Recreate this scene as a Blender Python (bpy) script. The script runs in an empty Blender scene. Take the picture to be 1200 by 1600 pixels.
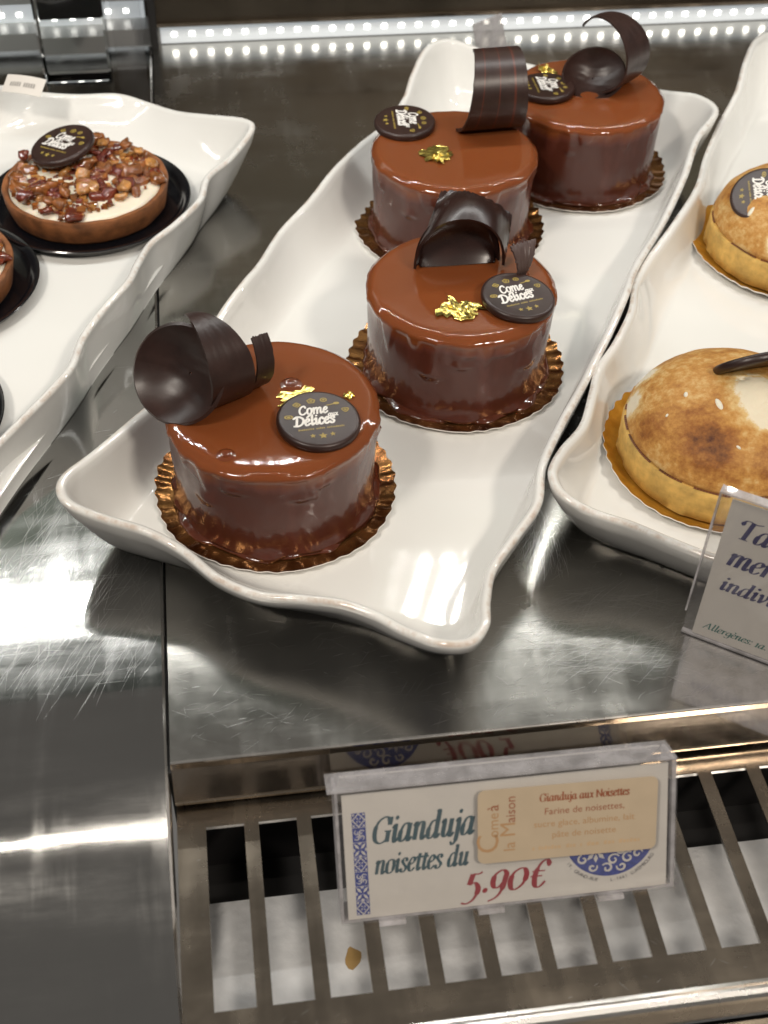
import bpy, math, random
from mathutils import Vector, Matrix, noise
R = math.radians
S = 0.01                      # all lengths below are in centimetres
C = bpy.context.scene.collection
rnd = random.Random(7)

# ------------------------------------------------------------------ camera
F_PX, PITCH, ROLL, YAW = 1969.05, 0.781335, 0.0296487, 0.160141
CAM = Vector((2.8095, -22.9742, 33.4076))
fw = Vector((math.sin(YAW) * math.cos(PITCH), math.cos(YAW) * math.cos(PITCH), -math.sin(PITCH)))
rt0 = fw.cross(Vector((0, 0, 1))).normalized()
up0 = rt0.cross(fw)
rt = rt0 * math.cos(ROLL) + up0 * math.sin(ROLL)
up = -rt0 * math.sin(ROLL) + up0 * math.cos(ROLL)
cd = bpy.data.cameras.new('camera')
cam = bpy.data.objects.new('camera', cd)
C.objects.link(cam)
m = Matrix.Identity(4)
for i in range(3):
    m[i][0], m[i][1], m[i][2], m[i][3] = rt[i], up[i], -fw[i], CAM[i] * S
cam.matrix_world = m
cd.sensor_fit = 'HORIZONTAL'
cd.sensor_width = 36
cd.lens = F_PX * 36 / 1200
cd.clip_start, cd.clip_end = 0.01, 60
cd.dof.use_dof = True
cd.dof.focus_distance = 0.47
cd.dof.aperture_fstop = 22
bpy.context.scene.camera = cam

# ------------------------------------------------------------------ world, lamps, exposure
sc = bpy.context.scene
sc.render.engine = 'CYCLES'
sc.cycles.caustics_reflective = False
sc.cycles.caustics_refractive = False
sc.cycles.sample_clamp_indirect = 6
sc.cycles.max_bounces = 10
sc.cycles.transparent_max_bounces = 12
sc.view_settings.view_transform = 'Standard'
sc.view_settings.look = 'None'
sc.view_settings.exposure = 0
sc.view_settings.gamma = 1
world = bpy.data.worlds.new('World')
sc.world = world
world.use_nodes = True
world.node_tree.nodes['Background'].inputs[0].default_value = (0.40, 0.375, 0.345, 1)
world.node_tree.nodes['Background'].inputs[1].default_value = 0.36
STRIP_BACK, STRIP_FRONT, WALL_STRIP = 415.0, 195.0, 9.0    # emission of the LED chips


def area(name, loc, target, sx, sy, power, col):
    l = bpy.data.lights.new(name, 'AREA')
    l.shape = 'RECTANGLE'
    l.size, l.size_y = sx * S, sy * S
    l.energy, l.color = power, col
    o = bpy.data.objects.new(name, l)
    C.objects.link(o)
    o.location = Vector(loc) * S
    o.rotation_euler = (Vector(target) - Vector(loc)).to_track_quat('-Z', 'Y').to_euler()
    return o


area('shop_ceiling_lamp', (79, -92, 136), (8, 2, 0), 26, 14, 13.0, (1.0, 0.90, 0.78))
area('side_fill_light', (-70, -50, 130), (5, 5, 0), 24, 14, 11.0, (1.0, 0.92, 0.82))  # unseen fill light, added to brighten the upright card faces

# ------------------------------------------------------------------ helpers


def at(px, py, z):
    """point on the level z under a spot of the photograph (1200 x 1600)"""
    d = fw + rt * ((px - 600) / F_PX) + up * ((800 - py) / F_PX)
    t = (z - CAM.z) / d.z
    return CAM + d * t


def mk(name, verts, faces, mats, parent=None, idx=None, smooth=True, sharp=None, loc=None):
    me = bpy.data.meshes.new(name)
    me.from_pydata([(v[0] * S, v[1] * S, v[2] * S) for v in verts], [], faces)
    for mt in (mats if isinstance(mats, (list, tuple)) else [mats]):
        me.materials.append(mt)
    if idx:
        me.polygons.foreach_set('material_index', idx)
    me.polygons.foreach_set('use_smooth', [smooth] * len(me.polygons))
    me.update()
    if smooth and sharp:
        me.set_sharp_from_angle(angle=R(sharp))
    o = bpy.data.objects.new(name, me)
    C.objects.link(o)
    if parent:
        o.parent = parent
    if loc is not None:
        o.location = Vector(loc) * S
    return o


def tag(o, label, cat, group=None):
    o['label'], o['category'] = label, cat
    if group:
        o['group'] = group
    return o


def thing(name, loc, label, cat, group=None, mat=None):
    o = bpy.data.objects.new(name, None)
    C.objects.link(o)
    o.empty_display_size = 0.01
    if mat is not None:
        o.matrix_world = mat
    else:
        o.location = Vector(loc) * S
    return tag(o, label, cat, group)


def copy_part(src, parent):
    o = src.copy()
    C.objects.link(o)
    o.parent = parent
    return o


class MB:
    def __init__(s):
        s.v, s.f, s.i = [], [], []

    def add(s, verts, faces, mi=0):
        b = len(s.v)
        s.v += [tuple(v) for v in verts]
        s.f += [tuple(b + k for k in f) for f in faces]
        s.i += [mi] * len(faces)

    def box(s, x0, x1, y0, y1, z0, z1, mi=0):
        s.add([(x0, y0, z0), (x1, y0, z0), (x1, y1, z0), (x0, y1, z0), (x0, y0, z1), (x1, y0, z1), (x1, y1, z1), (x0, y1, z1)],
              [(0, 3, 2, 1), (4, 5, 6, 7), (0, 1, 5, 4), (1, 2, 6, 5), (2, 3, 7, 6), (3, 0, 4, 7)], mi)

    def bbox(s, x0, x1, y0, y1, z0, z1, b=0.05, mi=0):
        """box with chamfered vertical and top edges"""
        def ring(z, e):
            return [(x0 + e + b, y0 + e, z), (x1 - e - b, y0 + e, z), (x1 - e, y0 + e + b, z), (x1 - e, y1 - e - b, z),
                    (x1 - e - b, y1 - e, z), (x0 + e + b, y1 - e, z), (x0 + e, y1 - e - b, z), (x0 + e, y0 + e + b, z)]
        rs = [ring(z0, b), ring(z0 + b, 0), ring(z1 - b, 0), ring(z1, b)]
        vs = sum(rs, [])
        fs = []
        for k in range(3):
            for j in range(8):
                fs.append((k * 8 + j, k * 8 + (j + 1) % 8, (k + 1) * 8 + (j + 1) % 8, (k + 1) * 8 + j))
        fs.append(tuple(range(7, -1, -1)))
        fs.append(tuple(24 + j for j in range(8)))
        s.add(vs, fs, mi)

    def build(s, name, mats, parent=None, smooth=False, sharp=None):
        return mk(name, s.v, s.f, mats, parent, s.i, smooth, sharp)


def lathe(profile, n=96, rad=None, cap_bottom=True, cap_top=True):
    """profile: list of (r, z) bottom to top; rad(a, r, z) -> (r, z)"""
    vs, fs = [], []
    for (r, z) in profile:
        for k in range(n):
            a = 2 * math.pi * k / n
            rr, zz = rad(a, r, z) if rad else (r, z)
            vs.append((rr * math.cos(a), rr * math.sin(a), zz))
    m_ = len(profile)
    for j in range(m_ - 1):
        for k in range(n):
            k2 = (k + 1) % n
            fs.append((j * n + k, j * n + k2, (j + 1) * n + k2, (j + 1) * n + k))
    if cap_bottom:
        vs.append((0, 0, profile[0][1]))
        c = len(vs) - 1
        for k in range(n):
            fs.append((c, (k + 1) % n, k))
    if cap_top:
        vs.append((0, 0, profile[-1][1]))
        c = len(vs) - 1
        b = (m_ - 1) * n
        for k in range(n):
            fs.append((c, b + k, b + (k + 1) % n))
    return vs, fs


def nz(x, y, z, s=1.0):
    return noise.noise(Vector((x * s, y * s, z * s)))


def catmull(pts, n, closed=False):
    """points -> about n points along a Catmull-Rom curve"""
    P = [Vector(p) for p in pts]
    k = len(P)
    segs = k if closed else k - 1
    out = []
    per = max(1, n // segs)
    for i in range(segs):
        if closed:
            a, b, c, d = P[(i - 1) % k], P[i], P[(i + 1) % k], P[(i + 2) % k]
        else:
            a, b, c, d = P[max(i - 1, 0)], P[i], P[i + 1], P[min(i + 2, k - 1)]
        for j in range(per):
            t = j / per
            out.append(0.5 * ((2 * b) + (c - a) * t + (2 * a - 5 * b + 4 * c - d) * t * t + (3 * b - a - 3 * c + d) * t ** 3))
    if not closed:
        out.append(P[-1])
    return out


# ------------------------------------------------------------------ materials
def nodes(name):
    m_ = bpy.data.materials.new(name)
    m_.use_nodes = True
    nt = m_.node_tree
    return m_, nt, nt.nodes['Principled BSDF']


def N(nt, typ, **kw):
    n = nt.nodes.new(typ)
    for k, v in kw.items():
        if k in n.inputs.keys():
            n.inputs[k].default_value = v
        else:
            setattr(n, k, v)
    return n


def L(nt, a, b):
    nt.links.new(a, b)


def ramp(nt, fac, stops):
    r = nt.nodes.new('ShaderNodeValToRGB')
    el = r.color_ramp.elements
    el[0].position, el[0].color = stops[0][0], (*stops[0][1], 1)
    el[1].position, el[1].color = stops[-1][0], (*stops[-1][1], 1)
    for p, c in stops[1:-1]:
        e = el.new(p)
        e.color = (*c, 1)
    L(nt, fac, r.inputs[0])
    return r


def coords(nt, scale=(1, 1, 1), rot=(0, 0, 0)):
    tc = nt.nodes.new('ShaderNodeTexCoord')
    mp = nt.nodes.new('ShaderNodeMapping')
    mp.inputs['Scale'].default_value = scale
    mp.inputs['Rotation'].default_value = rot
    L(nt, tc.outputs['Object'], mp.inputs['Vector'])
    return mp.outputs['Vector']


def noise_n(nt, vec, scale, detail=4, rough=0.55):
    n = N(nt, 'ShaderNodeTexNoise')
    n.inputs['Scale'].default_value = scale
    n.inputs['Detail'].default_value = detail
    n.inputs['Roughness'].default_value = rough
    L(nt, vec, n.inputs['Vector'])
    return n.outputs['Fac']


def maprange(nt, v, a, b, c, d):
    n = nt.nodes.new('ShaderNodeMapRange')
    for k, x in zip((1, 2, 3, 4), (a, b, c, d)):
        n.inputs[k].default_value = x
    L(nt, v, n.inputs[0])
    return n.outputs[0]


def bump(nt, bsdf, h, strength, dist):
    b = nt.nodes.new('ShaderNodeBump')
    b.inputs['Strength'].default_value = strength
    b.inputs['Distance'].default_value = dist
    L(nt, h, b.inputs['Height'])
    L(nt, b.outputs[0], bsdf.inputs['Normal'])
    return b


def steel(name, base, r0, r1, brush=None, bs=0.04, smear=14.0):
    m_, nt, b = nodes(name)
    b.inputs['Metallic'].default_value = 1
    v = coords(nt)
    n1 = noise_n(nt, v, smear, 6, 0.65)
    st = noise_n(nt, coords(nt, (9, 70, 9), (0, 0, 0.35)), 1.0, 5, 0.6)
    s2 = noise_n(nt, coords(nt, (60, 8, 9), (0, 0, 0.25)), 1.0, 4, 0.6)
    ad = N(nt, 'ShaderNodeMath', operation='ADD')
    L(nt, maprange(nt, n1, 0.35, 0.7, r0, r1), ad.inputs[0])
    a2 = N(nt, 'ShaderNodeMath', operation='ADD')
    L(nt, maprange(nt, st, 0.45, 0.75, 0, 0.10), a2.inputs[0])
    L(nt, maprange(nt, s2, 0.5, 0.75, 0, 0.12), a2.inputs[1])
    L(nt, a2.outputs[0], ad.inputs[1])
    L(nt, ad.outputs[0], b.inputs['Roughness'])
    n0 = noise_n(nt, v, 5.0, 3)
    rp = ramp(nt, n0, [(0.3, tuple(c * 0.86 for c in base)), (0.7, base)])
    L(nt, rp.outputs[0], b.inputs['Base Color'])
    if brush:
        bv = coords(nt, brush)
        bump(nt, b, noise_n(nt, bv, 60, 3), bs, 0.0006)
    return m_


M = {}
M['steel'] = steel('polished_steel', (0.60, 0.58, 0.54), 0.09, 0.30, (1, 14, 1), 0.025)
M['steel_left'] = steel('polished_steel_deck', (0.52, 0.515, 0.50), 0.05, 0.13, (1, 10, 1), 0.02)
M['steel_grille'] = steel('grille_steel', (0.42, 0.36, 0.29), 0.15, 0.30, (1, 8, 1), 0.03, 22)
M['steel_bright'] = steel('bright_edge_steel', (0.75, 0.73, 0.70), 0.18, 0.30)
M['steel_dark'] = steel('dark_wall_steel', (0.098, 0.084, 0.068), 0.28, 0.45, (1, 1, 10), 0.03)
M['steel_fascia'] = steel('fascia_steel', (0.50, 0.43, 0.36), 0.06, 0.14, (1, 1, 12), 0.02)


def plain(name, col, rough=0.5, metal=0.0, coat=0.0, var=0.0, vs=80, bmp=0.0, bscale=200, sss=0.0, spec=0.5):
    m_, nt, b = nodes(name)
    b.inputs['Roughness'].default_value = rough
    b.inputs['Metallic'].default_value = metal
    b.inputs['Coat Weight'].default_value = coat
    b.inputs['Coat Roughness'].default_value = 0.04
    b.inputs['Specular IOR Level'].default_value = spec
    v = coords(nt)
    n1 = noise_n(nt, v, vs, 5)
    rp = ramp(nt, n1, [(0.3, tuple(c * (1 - var) for c in col)), (0.7, tuple(min(1, c * (1 + var)) for c in col))])
    L(nt, rp.outputs[0], b.inputs['Base Color'])
    if sss:
        b.inputs['Subsurface Weight'].default_value = sss
        b.inputs['Subsurface Radius'].default_value = (1, 0.4, 0.2)
        b.inputs['Subsurface Scale'].default_value = 0.004
    if bmp:
        bump(nt, b, noise_n(nt, v, bscale, 4), bmp, 0.0005)
    return m_


def mat_ceramic():
    m_, nt, b = nodes('white_glazed_ceramic')
    a = N(nt, 'ShaderNodeVertexColor', layer_name='wear')
    v = coords(nt)
    n1 = noise_n(nt, v, 160, 5, 0.7)
    w = nt.nodes.new('ShaderNodeMath')
    w.operation = 'MULTIPLY'
    L(nt, a.outputs[0], w.inputs[0])
    L(nt, maprange(nt, n1, 0.42, 0.66, 0.0, 0.75), w.inputs[1])
    glaze = ramp(nt, noise_n(nt, v, 9, 3), [(0.3, (0.74, 0.735, 0.705)), (0.7, (0.78, 0.775, 0.75))])
    mx = N(nt, 'ShaderNodeMix', data_type='RGBA')
    L(nt, w.outputs[0], mx.inputs[0])
    L(nt, glaze.outputs[0], mx.inputs[6])
    mx.inputs[7].default_value = (0.46, 0.33, 0.24, 1)
    L(nt, mx.outputs[2], b.inputs['Base Color'])
    b.inputs['Roughness'].default_value = 0.055
    b.inputs['Coat Weight'].default_value = 0.2
    b.inputs['Coat Roughness'].default_value = 0.04
    bump(nt, b, noise_n(nt, v, 38, 2), 0.035, 0.002)
    return m_


M['ceramic'] = mat_ceramic()
M['steel_plate'] = plain('galvanised_plate', (0.88, 0.89, 0.90), 0.34, 0.55, var=0.16, vs=55, bmp=0.6, bscale=190)


def mat_glaze():
    m_, nt, b = nodes('milk_chocolate_glaze')
    v = coords(nt)
    g = N(nt, 'ShaderNodeSeparateXYZ')
    tc = N(nt, 'ShaderNodeTexCoord')
    L(nt, tc.outputs['Object'], g.inputs[0])
    # paler brown towards the top, darker red-brown lower down the side, broken by noise
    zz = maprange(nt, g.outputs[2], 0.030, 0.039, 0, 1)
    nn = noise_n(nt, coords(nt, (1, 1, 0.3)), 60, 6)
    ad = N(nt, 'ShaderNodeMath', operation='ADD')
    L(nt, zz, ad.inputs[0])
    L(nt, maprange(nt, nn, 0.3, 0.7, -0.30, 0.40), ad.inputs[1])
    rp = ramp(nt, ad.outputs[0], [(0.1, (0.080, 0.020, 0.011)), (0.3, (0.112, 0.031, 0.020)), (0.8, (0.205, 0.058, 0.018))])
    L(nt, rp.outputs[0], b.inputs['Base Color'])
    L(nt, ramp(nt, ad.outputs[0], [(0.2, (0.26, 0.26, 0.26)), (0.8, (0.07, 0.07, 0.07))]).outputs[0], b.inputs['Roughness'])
    b.inputs['Specular IOR Level'].default_value = 0.35
    b.inputs['Coat Weight'].default_value = 0.4
    b.inputs['Coat Roughness'].default_value = 0.04
    b.inputs['Subsurface Weight'].default_value = 0.28
    b.inputs['Subsurface Radius'].default_value = (1, 0.35, 0.12)
    b.inputs['Subsurface Scale'].default_value = 0.006
    bump(nt, b, noise_n(nt, v, 48, 4), 0.10, 0.0025)
    return m_


M['glaze'] = mat_glaze()


def mat_dark():
    m_, nt, b = nodes('dark_chocolate')
    v = coords(nt)
    rp = ramp(nt, noise_n(nt, v, 110, 5), [(0.3, (0.022, 0.010, 0.008)), (0.7, (0.040, 0.019, 0.015))])
    L(nt, rp.outputs[0], b.inputs['Base Color'])
    b.inputs['Roughness'].default_value = 0.36
    bump(nt, b, noise_n(nt, v, 400, 3), 0.08, 0.0004)
    return m_


M['dark'] = mat_dark()
M['glaze_top'] = plain('glaze_film', (0.16, 0.040, 0.013), 0.06, coat=0.8)
M['dark_gloss'] = plain('tempered_chocolate', (0.024, 0.010, 0.008), 0.27, var=0.25)
M['stripe'] = plain('reddish_chocolate_streak', (0.09, 0.022, 0.012), 0.35)
M['dark_grey'] = plain('bloomed_chocolate', (0.085, 0.055, 0.050), 0.42, var=0.3, bmp=0.3, bscale=300)
M['gold_print'] = plain('gold_cocoa_print', (0.34, 0.25, 0.055), 0.45, var=0.25, vs=500)
M['white_print'] = plain('white_cocoa_print', (0.78, 0.75, 0.71), 0.5, var=0.15, vs=600)
M['gold_leaf'] = plain('gold_leaf', (0.95, 0.72, 0.20), 0.22, 1.0, var=0.12, vs=300, bmp=0.5, bscale=500)


def mat_foil(name, c0, c1, metal, rough=0.24):
    m_, nt, b = nodes(name)
    v = coords(nt)
    rp = ramp(nt, noise_n(nt, v, 120, 5), [(0.32, c0), (0.68, c1)])
    L(nt, rp.outputs[0], b.inputs['Base Color'])
    b.inputs['Metallic'].default_value = metal
    b.inputs['Roughness'].default_value = rough
    bump(nt, b, noise_n(nt, v, 160, 4), 0.5, 0.001)
    return m_


M['foil_bronze'] = mat_foil('bronze_foil_card', (0.11, 0.037, 0.011), (0.44, 0.21, 0.068), 0.88, 0.20)
M['foil_gold'] = mat_foil('gold_foil_card', (0.62, 0.30, 0.035), (0.86, 0.48, 0.075), 0.6, 0.32)
M['card_white'] = plain('white_card_edge', (0.70, 0.66, 0.62), 0.6)
M['puddle'] = plain('glaze_puddle', (0.085, 0.020, 0.008), 0.10, coat=0.6, var=0.35, vs=150, bmp=0.3, bscale=120)
M['black_plastic'] = plain('black_plastic', (0.006, 0.006, 0.008), 0.16, coat=0.3)
M['pastry'] = plain('baked_cocoa_pastry', (0.23, 0.085, 0.028), 0.62, var=0.45, vs=140, bmp=0.6, bscale=260)
M['cream'] = plain('vanilla_cream', (0.80, 0.72, 0.58), 0.34, var=0.05, bmp=0.25, bscale=70, sss=0.2)
M['nut'] = plain('caramelised_nut', (0.25, 0.085, 0.020), 0.10, coat=0.9, var=0.55, vs=160, bmp=0.4, bscale=160, sss=0.1)
M['nut_amber'] = plain('amber_nut', (0.44, 0.20, 0.055), 0.14, coat=1.0, var=0.5, vs=200, bmp=0.5, bscale=200, sss=0.1)
M['nut_red'] = plain('caramel_coated_pecan', (0.15, 0.026, 0.010), 0.08, coat=1.0, var=0.5, vs=160, bmp=0.4, bscale=160, sss=0.1)
M['shortcrust'] = plain('shortcrust_pastry', (0.62, 0.39, 0.105), 0.66, var=0.28, vs=170, bmp=0.5, bscale=380, sss=0.1)
M['seam'] = plain('browned_crust', (0.16, 0.055, 0.018), 0.6, var=0.4)
M['meringue_white'] = plain('white_meringue', (0.80, 0.73, 0.60), 0.55, var=0.06, sss=0.2)


def mat_meringue(spots, whites):
    """torched meringue; spots / whites are (x, y, z, radius) in metres in the tart's own space"""
    m_, nt, b = nodes('torched_meringue')
    tc = N(nt, 'ShaderNodeTexCoord')
    v = tc.outputs['Object']
    n1 = noise_n(nt, v, 75, 6, 0.62)
    n2 = noise_n(nt, v, 22, 3)
    n3 = noise_n(nt, coords(nt, (1, 1, 4)), 120, 3)

    def ball(p, neg):
        d = N(nt, 'ShaderNodeVectorMath', operation='DISTANCE')
        L(nt, v, d.inputs[0])
        d.inputs[1].default_value = p[:3]
        return maprange(nt, d.outputs['Value'], 0, p[3], neg, 0)
    acc = maprange(nt, n2, 0.3, 0.7, 0.32, 0.48)
    for extra in [maprange(nt, n1, 0.25, 0.75, -0.12, 0.12), maprange(nt, n3, 0.3, 0.7, -0.08, 0.08), maprange(nt, noise_n(nt, v, 330, 4, 0.7), 0.3, 0.7, -0.16, 0.16)] + [ball(p, 0.42) for p in spots] + [ball(p, -0.85) for p in whites]:
        s = N(nt, 'ShaderNodeMath', operation='ADD')
        L(nt, acc, s.inputs[0])
        L(nt, extra, s.inputs[1])
        acc = s.outputs[0]
    rp = ramp(nt, acc, [(0.0, (0.76, 0.68, 0.52)), (0.16, (0.66, 0.46, 0.20)), (0.40, (0.50, 0.25, 0.062)), (0.66, (0.30, 0.115, 0.026)), (1.0, (0.075, 0.024, 0.012))])
    L(nt, rp.outputs[0], b.inputs['Base Color'])
    b.inputs['Roughness'].default_value = 0.55
    b.inputs['Specular IOR Level'].default_value = 0.3
    b.inputs['Subsurface Weight'].default_value = 0.06
    b.inputs['Subsurface Scale'].default_value = 0.003
    n5 = noise_n(nt, v, 420, 3)
    mx5 = N(nt, 'ShaderNodeMath', operation='ADD')
    L(nt, n1, mx5.inputs[0])
    L(nt, n5, mx5.inputs[1])
    bump(nt, b, mx5.outputs[0], 0.55, 0.0007)
    return m_


def mat_clear(name, tint=(0.97, 0.97, 0.97), gl=0.10, haze=0.0, rough=0.03):
    """thin clear plastic or glass sheet: passes light straight on, mirrors a little"""
    m_, nt, b = nodes(name)
    nt.nodes.remove(b)
    out = nt.nodes['Material Output']
    t = N(nt, 'ShaderNodeBsdfTransparent')
    t.inputs[0].default_value = (*tint, 1)
    g = N(nt, 'ShaderNodeBsdfGlossy')
    g.inputs['Roughness'].default_value = rough
    lw = N(nt, 'ShaderNodeLayerWeight', Blend=0.5)
    pw = N(nt, 'ShaderNodeMath', operation='POWER')
    L(nt, lw.outputs['Facing'], pw.inputs[0])
    pw.inputs[1].default_value = 5.0
    mx = N(nt, 'ShaderNodeMixShader')
    L(nt, maprange(nt, pw.outputs[0], 0, 1, gl * 0.4, 0.9), mx.inputs[0])
    L(nt, t.outputs[0], mx.inputs[1])
    L(nt, g.outputs[0], mx.inputs[2])
    last = mx
    if haze:
        d = N(nt, 'ShaderNodeBsdfDiffuse')
        d.inputs[0].default_value = (0.62, 0.60, 0.62, 1)
        m2 = N(nt, 'ShaderNodeMixShader')
        v = coords(nt)
        L(nt, maprange(nt, noise_n(nt, v, 140, 5), 0.3, 0.7, haze * 0.5, haze * 1.5), m2.inputs[0])
        L(nt, mx.outputs[0], m2.inputs[1])
        L(nt, d.outputs[0], m2.inputs[2])
        last = m2
    L(nt, last.outputs[0], out.inputs[0])
    return m_


M['acrylic'] = mat_clear('clear_acrylic', haze=0.03)
M['acrylic_top'] = mat_clear('scuffed_acrylic', haze=0.30)
M['acrylic_edge'] = mat_clear('acrylic_cut_edge', (0.85, 0.83, 0.80), 0.3, haze=0.55)
M['shelf_glass'] = mat_clear('greenish_shelf_glass', (0.70, 0.77, 0.75), 0.25)
m_, nt_, b_ = nodes('solid_clear_acrylic')
b_.inputs['Transmission Weight'].default_value = 1
b_.inputs['Roughness'].default_value = 0.02
b_.inputs['IOR'].default_value = 1.49
b_.inputs['Base Color'].default_value = (0.93, 0.93, 0.92, 1)
M['acrylic_solid'] = m_
M['paper'] = plain('printed_card', (0.66, 0.62, 0.57), 0.5, var=0.03)
M['sticker'] = plain('beige_sticker', (0.47, 0.375, 0.265), 0.45, var=0.05)
M['ink_teal'] = plain('teal_ink', (0.035, 0.085, 0.105), 0.5, var=0.1)
M['ink_red'] = plain('dark_red_ink', (0.30, 0.018, 0.028), 0.5, var=0.1)
M['ink_blue'] = plain('blue_ink', (0.035, 0.055, 0.26), 0.5, var=0.3, vs=700)
M['ink_navy'] = plain('navy_ink', (0.030, 0.028, 0.115), 0.5, var=0.1)
M['ink_green'] = plain('green_ink', (0.055, 0.17, 0.145), 0.5, var=0.1)
M['ink_brown'] = plain('brown_ink', (0.27, 0.085, 0.040), 0.5, var=0.1)
M['ink_tan'] = plain('faded_tan_ink', (0.42, 0.25, 0.125), 0.5, var=0.1)
M['ink_faint'] = plain('faint_tan_ink', (0.50, 0.35, 0.21), 0.5, var=0.1)
M['ink_black'] = plain('black_ink', (0.05, 0.05, 0.06), 0.5)
M['near_black'] = plain('dark_joint_duct_shade', (0.012, 0.011, 0.011), 0.6)
M['scratch'] = plain('scratched_steel', (0.80, 0.79, 0.77), 0.33, 1.0)
M['scour'] = plain('scoured_steel', (0.85, 0.85, 0.84), 0.5, 0.4)
M['scratch_soft'] = plain('lightly_scratched_steel', (0.70, 0.69, 0.68), 0.30, 1.0)


def emit(name, col, st):
    m_, nt, b = nodes(name)
    b.inputs['Base Color'].default_value = (0.8, 0.8, 0.8, 1)
    b.inputs['Emission Color'].default_value = (*col, 1)
    b.inputs['Emission Strength'].default_value = st
    return m_


M['led_back'] = emit('led_cool', (0.98, 0.98, 0.95), STRIP_BACK)
M['led_front'] = emit('led_warm', (1.0, 0.92, 0.82), STRIP_FRONT)
M['led_wall'] = emit('led_wall', (1.0, 0.98, 0.92), WALL_STRIP)
M['strip_glow'] = emit('led_strip_glow', (0.90, 0.97, 1.0), 0.40)  # board emits by itself, standing in for chip light spread over it
M['channel'] = plain('led_channel_aluminium', (0.50, 0.50, 0.49), 0.40, 0.4)

# ------------------------------------------------------------------ display case
WALL = 50.9


def scratch_strip(mb, x, y, z, ang, ln, w, bend=0.0, mi=1, k=6):
    ca, sa = math.cos(ang), math.sin(ang)
    pts = []
    for i in range(k + 1):
        t = i / k - 0.5
        d = bend * (t * t - 0.25)
        pts.append((x + ca * t * ln - sa * d, y + sa * t * ln + ca * d))
    vs, fs = [], []
    for i, (px, py) in enumerate(pts):
        ww = w * (1 - abs(2 * i / k - 1) ** 2) + 0.0015
        vs += [(px + sa * ww / 2, py - ca * ww / 2, z), (px - sa * ww / 2, py + ca * ww / 2, z)]
        if i:
            fs.append((2 * i - 2, 2 * i - 1, 2 * i + 1, 2 * i)[::-1])
    mb.add(vs, fs, mi)


# right-hand deck the chocolate cakes stand on
mb = MB()
prof = [(WALL, -0.0), (0.09, 0.0), (0.04, -0.012), (0.01, -0.04), (0.0, -0.09), (0.0, -0.34)]
for i in range(len(prof) - 1):
    (y0, z0), (y1, z1) = prof[i], prof[i + 1]
    mb.add([(0.0, y0, z0), (75, y0, z0), (75, y1, z1), (0.0, y1, z1)], [(0, 3, 2, 1)], 0 if i == 0 else (3 if i < 3 else 4))
mb.add([(0.0, 0, -0.34), (75, 0, -0.34), (75, 0.25, -0.34), (0, 0.25, -0.34)], [(0, 3, 2, 1)], 3)
mb.add([(0.0, WALL, 0), (0.0, 0.09, 0), (0, 0, -0.09), (0, 0, -0.34), (0, WALL, -0.34)], [(0, 1, 2, 3, 4)], 3)
r2 = random.Random(3)
for k in range(430):       # wiped, scoured patch in front of the trays
    a, q = r2.uniform(0, 6.28), math.sqrt(r2.random())
    x, y = 15.2 + 3.1 * q * math.cos(a), 3.7 + 2.0 * q * math.sin(a)
    if (x - 15.2) * 0.35 + (y - 3.7) > 1.9 or r2.random() < 0.25 * abs(math.sin(x * 3 + y)):
        continue
    ang = r2.gauss(0.0, 0.22) if r2.random() < 0.7 else r2.gauss(0.75, 0.25)
    scratch_strip(mb, x, y, 0.002 + 0.00001 * k, ang, r2.uniform(0.6, 2.4), r2.uniform(0.002, 0.008), r2.gauss(0, 0.25), r2.choice((1, 2, 2)))
for k in range(170):       # scoured spot in the gap between two trays
    a, q = r2.uniform(0, 6.28), r2.random()
    x, y = 13.6 + 1.1 * q * math.cos(a), 8.0 + 1.9 * q * math.sin(a)
    scratch_strip(mb, x, y, 0.0065 + 0.00001 * k, 1.25 + (x - 13.5) * 0.35 + r2.gauss(0, 0.15), r2.uniform(0.3, 1.0), r2.uniform(0.003, 0.012), r2.gauss(0, 0.2), r2.choice((1, 2)))
for k in range(60):        # loose scratches all over
    scratch_strip(mb, r2.uniform(0.4, 20), r2.uniform(0.3, 7), 0.0085 + 0.00001 * k, r2.choice((0.05, 0.2, -0.6, 0.9)) + r2.gauss(0, 0.1), r2.uniform(0.15, 0.7), r2.uniform(0.006, 0.016), 0, r2.choice((1, 2)))
for k in range(50):
    scratch_strip(mb, r2.uniform(-0.0, 5), r2.uniform(15, 45), 0.0095 + 0.00001 * k, r2.gauss(0.1, 0.15), r2.uniform(0.2, 1.0), r2.uniform(0.006, 0.014), 0, 2)
for k in range(700):
    scratch_strip(mb, r2.uniform(0.4, 20), r2.uniform(0.3, 9), 0.011 + 0.00001 * k, r2.gauss(0.1, 0.5), r2.uniform(0.1, 0.9), r2.uniform(0.002, 0.005), r2.gauss(0, 0.1), 2)
deck = mb.build('shelf_deck', [M['steel'], M['scratch'], M['scratch_soft'], M['steel_bright'], M['steel_fascia'], M['scour']])
deck['kind'] = 'structure'
deck['label'] = 'polished steel display deck under the chocolate cakes'

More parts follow.
